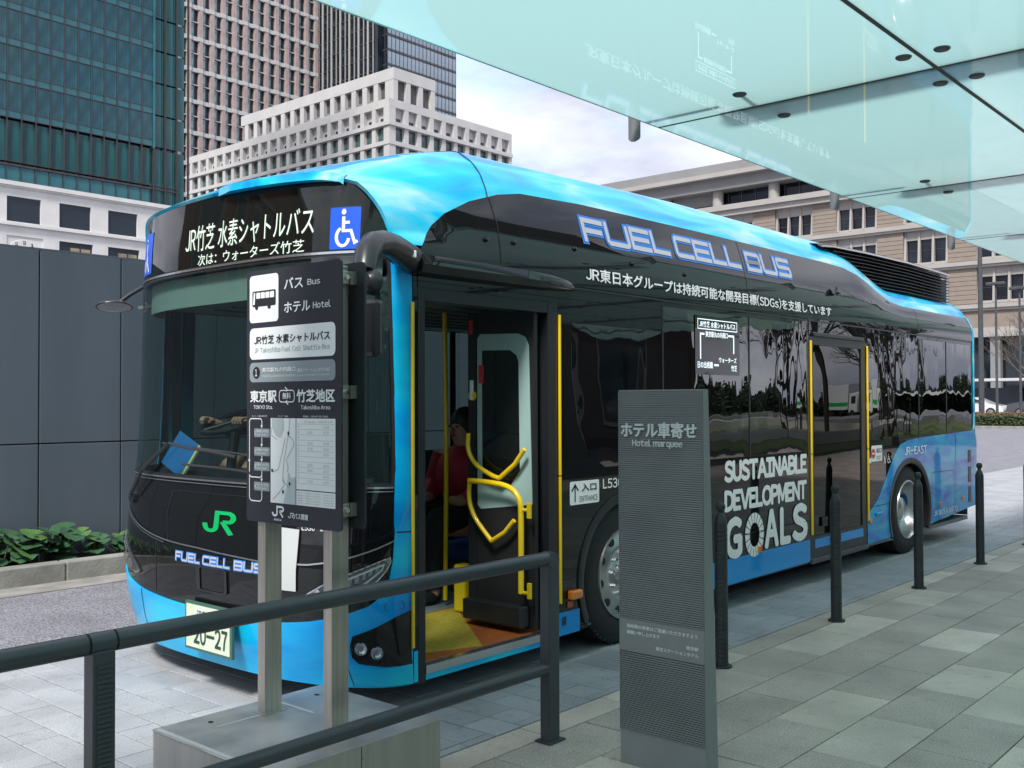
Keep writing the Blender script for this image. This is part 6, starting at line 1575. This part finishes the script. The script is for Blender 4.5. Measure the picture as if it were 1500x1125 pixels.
bare_tree('small leafless tree behind the tail of the bus roof', 90, 28.5, 11.0, 9, BK, 5, .45)

# ============================================================ behind the camera and to the right: what the bus mirrors
gy = [(33, -9.5), (31, -12.5), (40, -15.5), (38, -12), (44, -19), (36, -24), (52, -17), (58, -26), (48, -31), (66, -22)]
for i, (x, y) in enumerate(gy): bare_tree('dark leafless plaza tree to the right of the camera, seen mirrored in the bus', x, y, rr.uniform(9, 13), 20 + i, BKD, 6 if i in (0, 1, 3, 4, 6, 8) else 5, .5, rr.uniform(.11, .17), 'plaza trees mirrored in the bus')
re_ = random.Random(8)
def far_wood(): 
    a = re_.uniform(-48, 6); d = re_.uniform(118, 130); h = 3.4 + .7 * math.sin(a * .35) + .8 * math.sin(a * 1.9) + .5 * math.sin(a * 5.3) + 4.5 * 0
    return (d * math.cos(R(a)), d * math.sin(R(a)), abs(re_.gauss(.45, .35)) % 1.0 * h)
o = leaf_mass(42000, far_wood, .18, .5, re_).build('far_wood', pm('evergreen mass', (.020, .032, .016), .9)); stuff(o)
struct(quad('lawn', 22, -40, 110, -9.5, .004, pm('winter lawn', (.085, .12, .035), .95, var=.3, vs=1.2)))
for i, (cx_, cy_, rx) in enumerate(((38, -20, 13), (66, -27, 15))):
    w_ = MB(); vs = []
    for k in range(41):
        a = 2 * math.pi * k / 40
        for dr, z in ((0, 0), (0, .45), (-.45, .45), (-.45, 0)): vs.append(((rx + dr) * math.cos(a), (rx * .62 + dr) * math.sin(a), z))
    w_.add(vs, [(4 * k + j, 4 * k + 4 + j, 4 * k + 5 + j, 4 * k + 1 + j) for k in range(40) for j in range(3)])
    o = w_.build('planter_wall', pm('light stone seat wall', (.42, .41, .39), .7), None, (cx_, cy_, 0)); tag(o, 'curved low stone seat wall round the %s plaza planter right of the camera' % ('nearer' if i == 0 else 'farther'), 'wall')
tk = thing('delivery_truck', 'white box truck with a green stripe far right of the camera, mirrored in the bus', 'truck', (92, -36, 0), R(110))
MB().bbox((-3.2, -1.1, .95), (2.2, 1.1, 3.4), .04).build('cargo_box', CW, tk); MB().box((-3.15, -1.105, 1.3), (2.15, 1.105, 1.7)).build('green_stripe', B['green_v'], tk)
MB().bbox((2.35, -1.05, .6), (4.0, 1.05, 2.5), .12).build('cab', CW, tk); MB().box((2.9, -1.06, 1.5), (3.7, 1.06, 2.2)).build('cab_window', CG, tk)
for xx in (-2.2, 3.1):
    for sg in (-1, 1): MB().lathe([(.3, -.12), (.45, -.12), (.45, .12), (.3, .12)], (xx, sg * .95, .45), axis=1, n=20).build('wheel', B['rubber'], tk)
for i, (x, y) in enumerate(((112, -34), (118, -26), (108, -62))):
    t = thing('event_tent', 'white peaked event tent far to the right of the camera', 'tent', (x, y, 0), .4, 'white event tents on the plaza')
    MB().add([(-4, -4, 2.3), (4, -4, 2.3), (4, 4, 2.3), (-4, 4, 2.3), (0, 0, 2.75)], [(0, 1, 4), (1, 2, 4), (2, 3, 4), (3, 0, 4), (0, 3, 2, 1)]).build('tent_roof', BWT, t)
    for a in (-3.9, 3.9):
        for c_ in (-3.9, 3.9): MB().tube([(a, c_, 0), (a, c_, 2.3)], .05, 6).build('tent_pole', M['dark_steel'], t)
# station hotel wall behind the camera
b = thing('station_building', 'dark red brick station building with pale trim behind the sidewalk', 'building', (-26, -13.5, 0))
RB = pm('dark red brick', (.045, .034, .034), .85, var=.15, vs=3); PT = pm('weathered stone trim', (.16, .16, .155), .8); RB2 = pm('red brick', (.15, .05, .036), .85, var=.15, vs=3)
bx('wall', (0, -10, 0), (52, 0, 16), RB, b); bx('cornice', (-.2, -.2, 8.4), (52.2, .25, 8.9), PT, b); bx('cornice', (-.2, -.2, 4.2), (52.2, .2, 4.5), PT, b)
for k in range(12):
    for z in (1.0, 5.3, 10.2): 
        bx('window_trim', (1.6 + 4.1 * k, -.1, z - .15), (3.9 + 4.1 * k, .08, z + 2.95), PT, b); bx('window', (1.85 + 4.1 * k, 0, z), (3.65 + 4.1 * k, .10, z + 2.7), BDW, b)
b = thing('brick_wing', 'red brick station wing with arched pale window trim left of the camera', 'building', (-58, 22, 0), R(12))
bx('wall', (0, 0, 0), (44, 12, 20), RB2, b)
for z in (5, 10, 15): bx('string_course', (0, -.2, z), (44, 0, z + .4), PT, b)
for k in range(11):
    for z in (1.2, 6.2, 11.2):
        bx('window_trim', (1.2 + 4 * k, -.12, z - .2), (3.6 + 4 * k, 0, z + 3.2), PT, b); bx('window', (1.5 + 4 * k, -.16, z), (3.3 + 4 * k, -.12, z + 2.9), BDW, b)
bx('roof', (-.3, -.3, 20), (44.3, 12.3, 20.6), BSG, b)
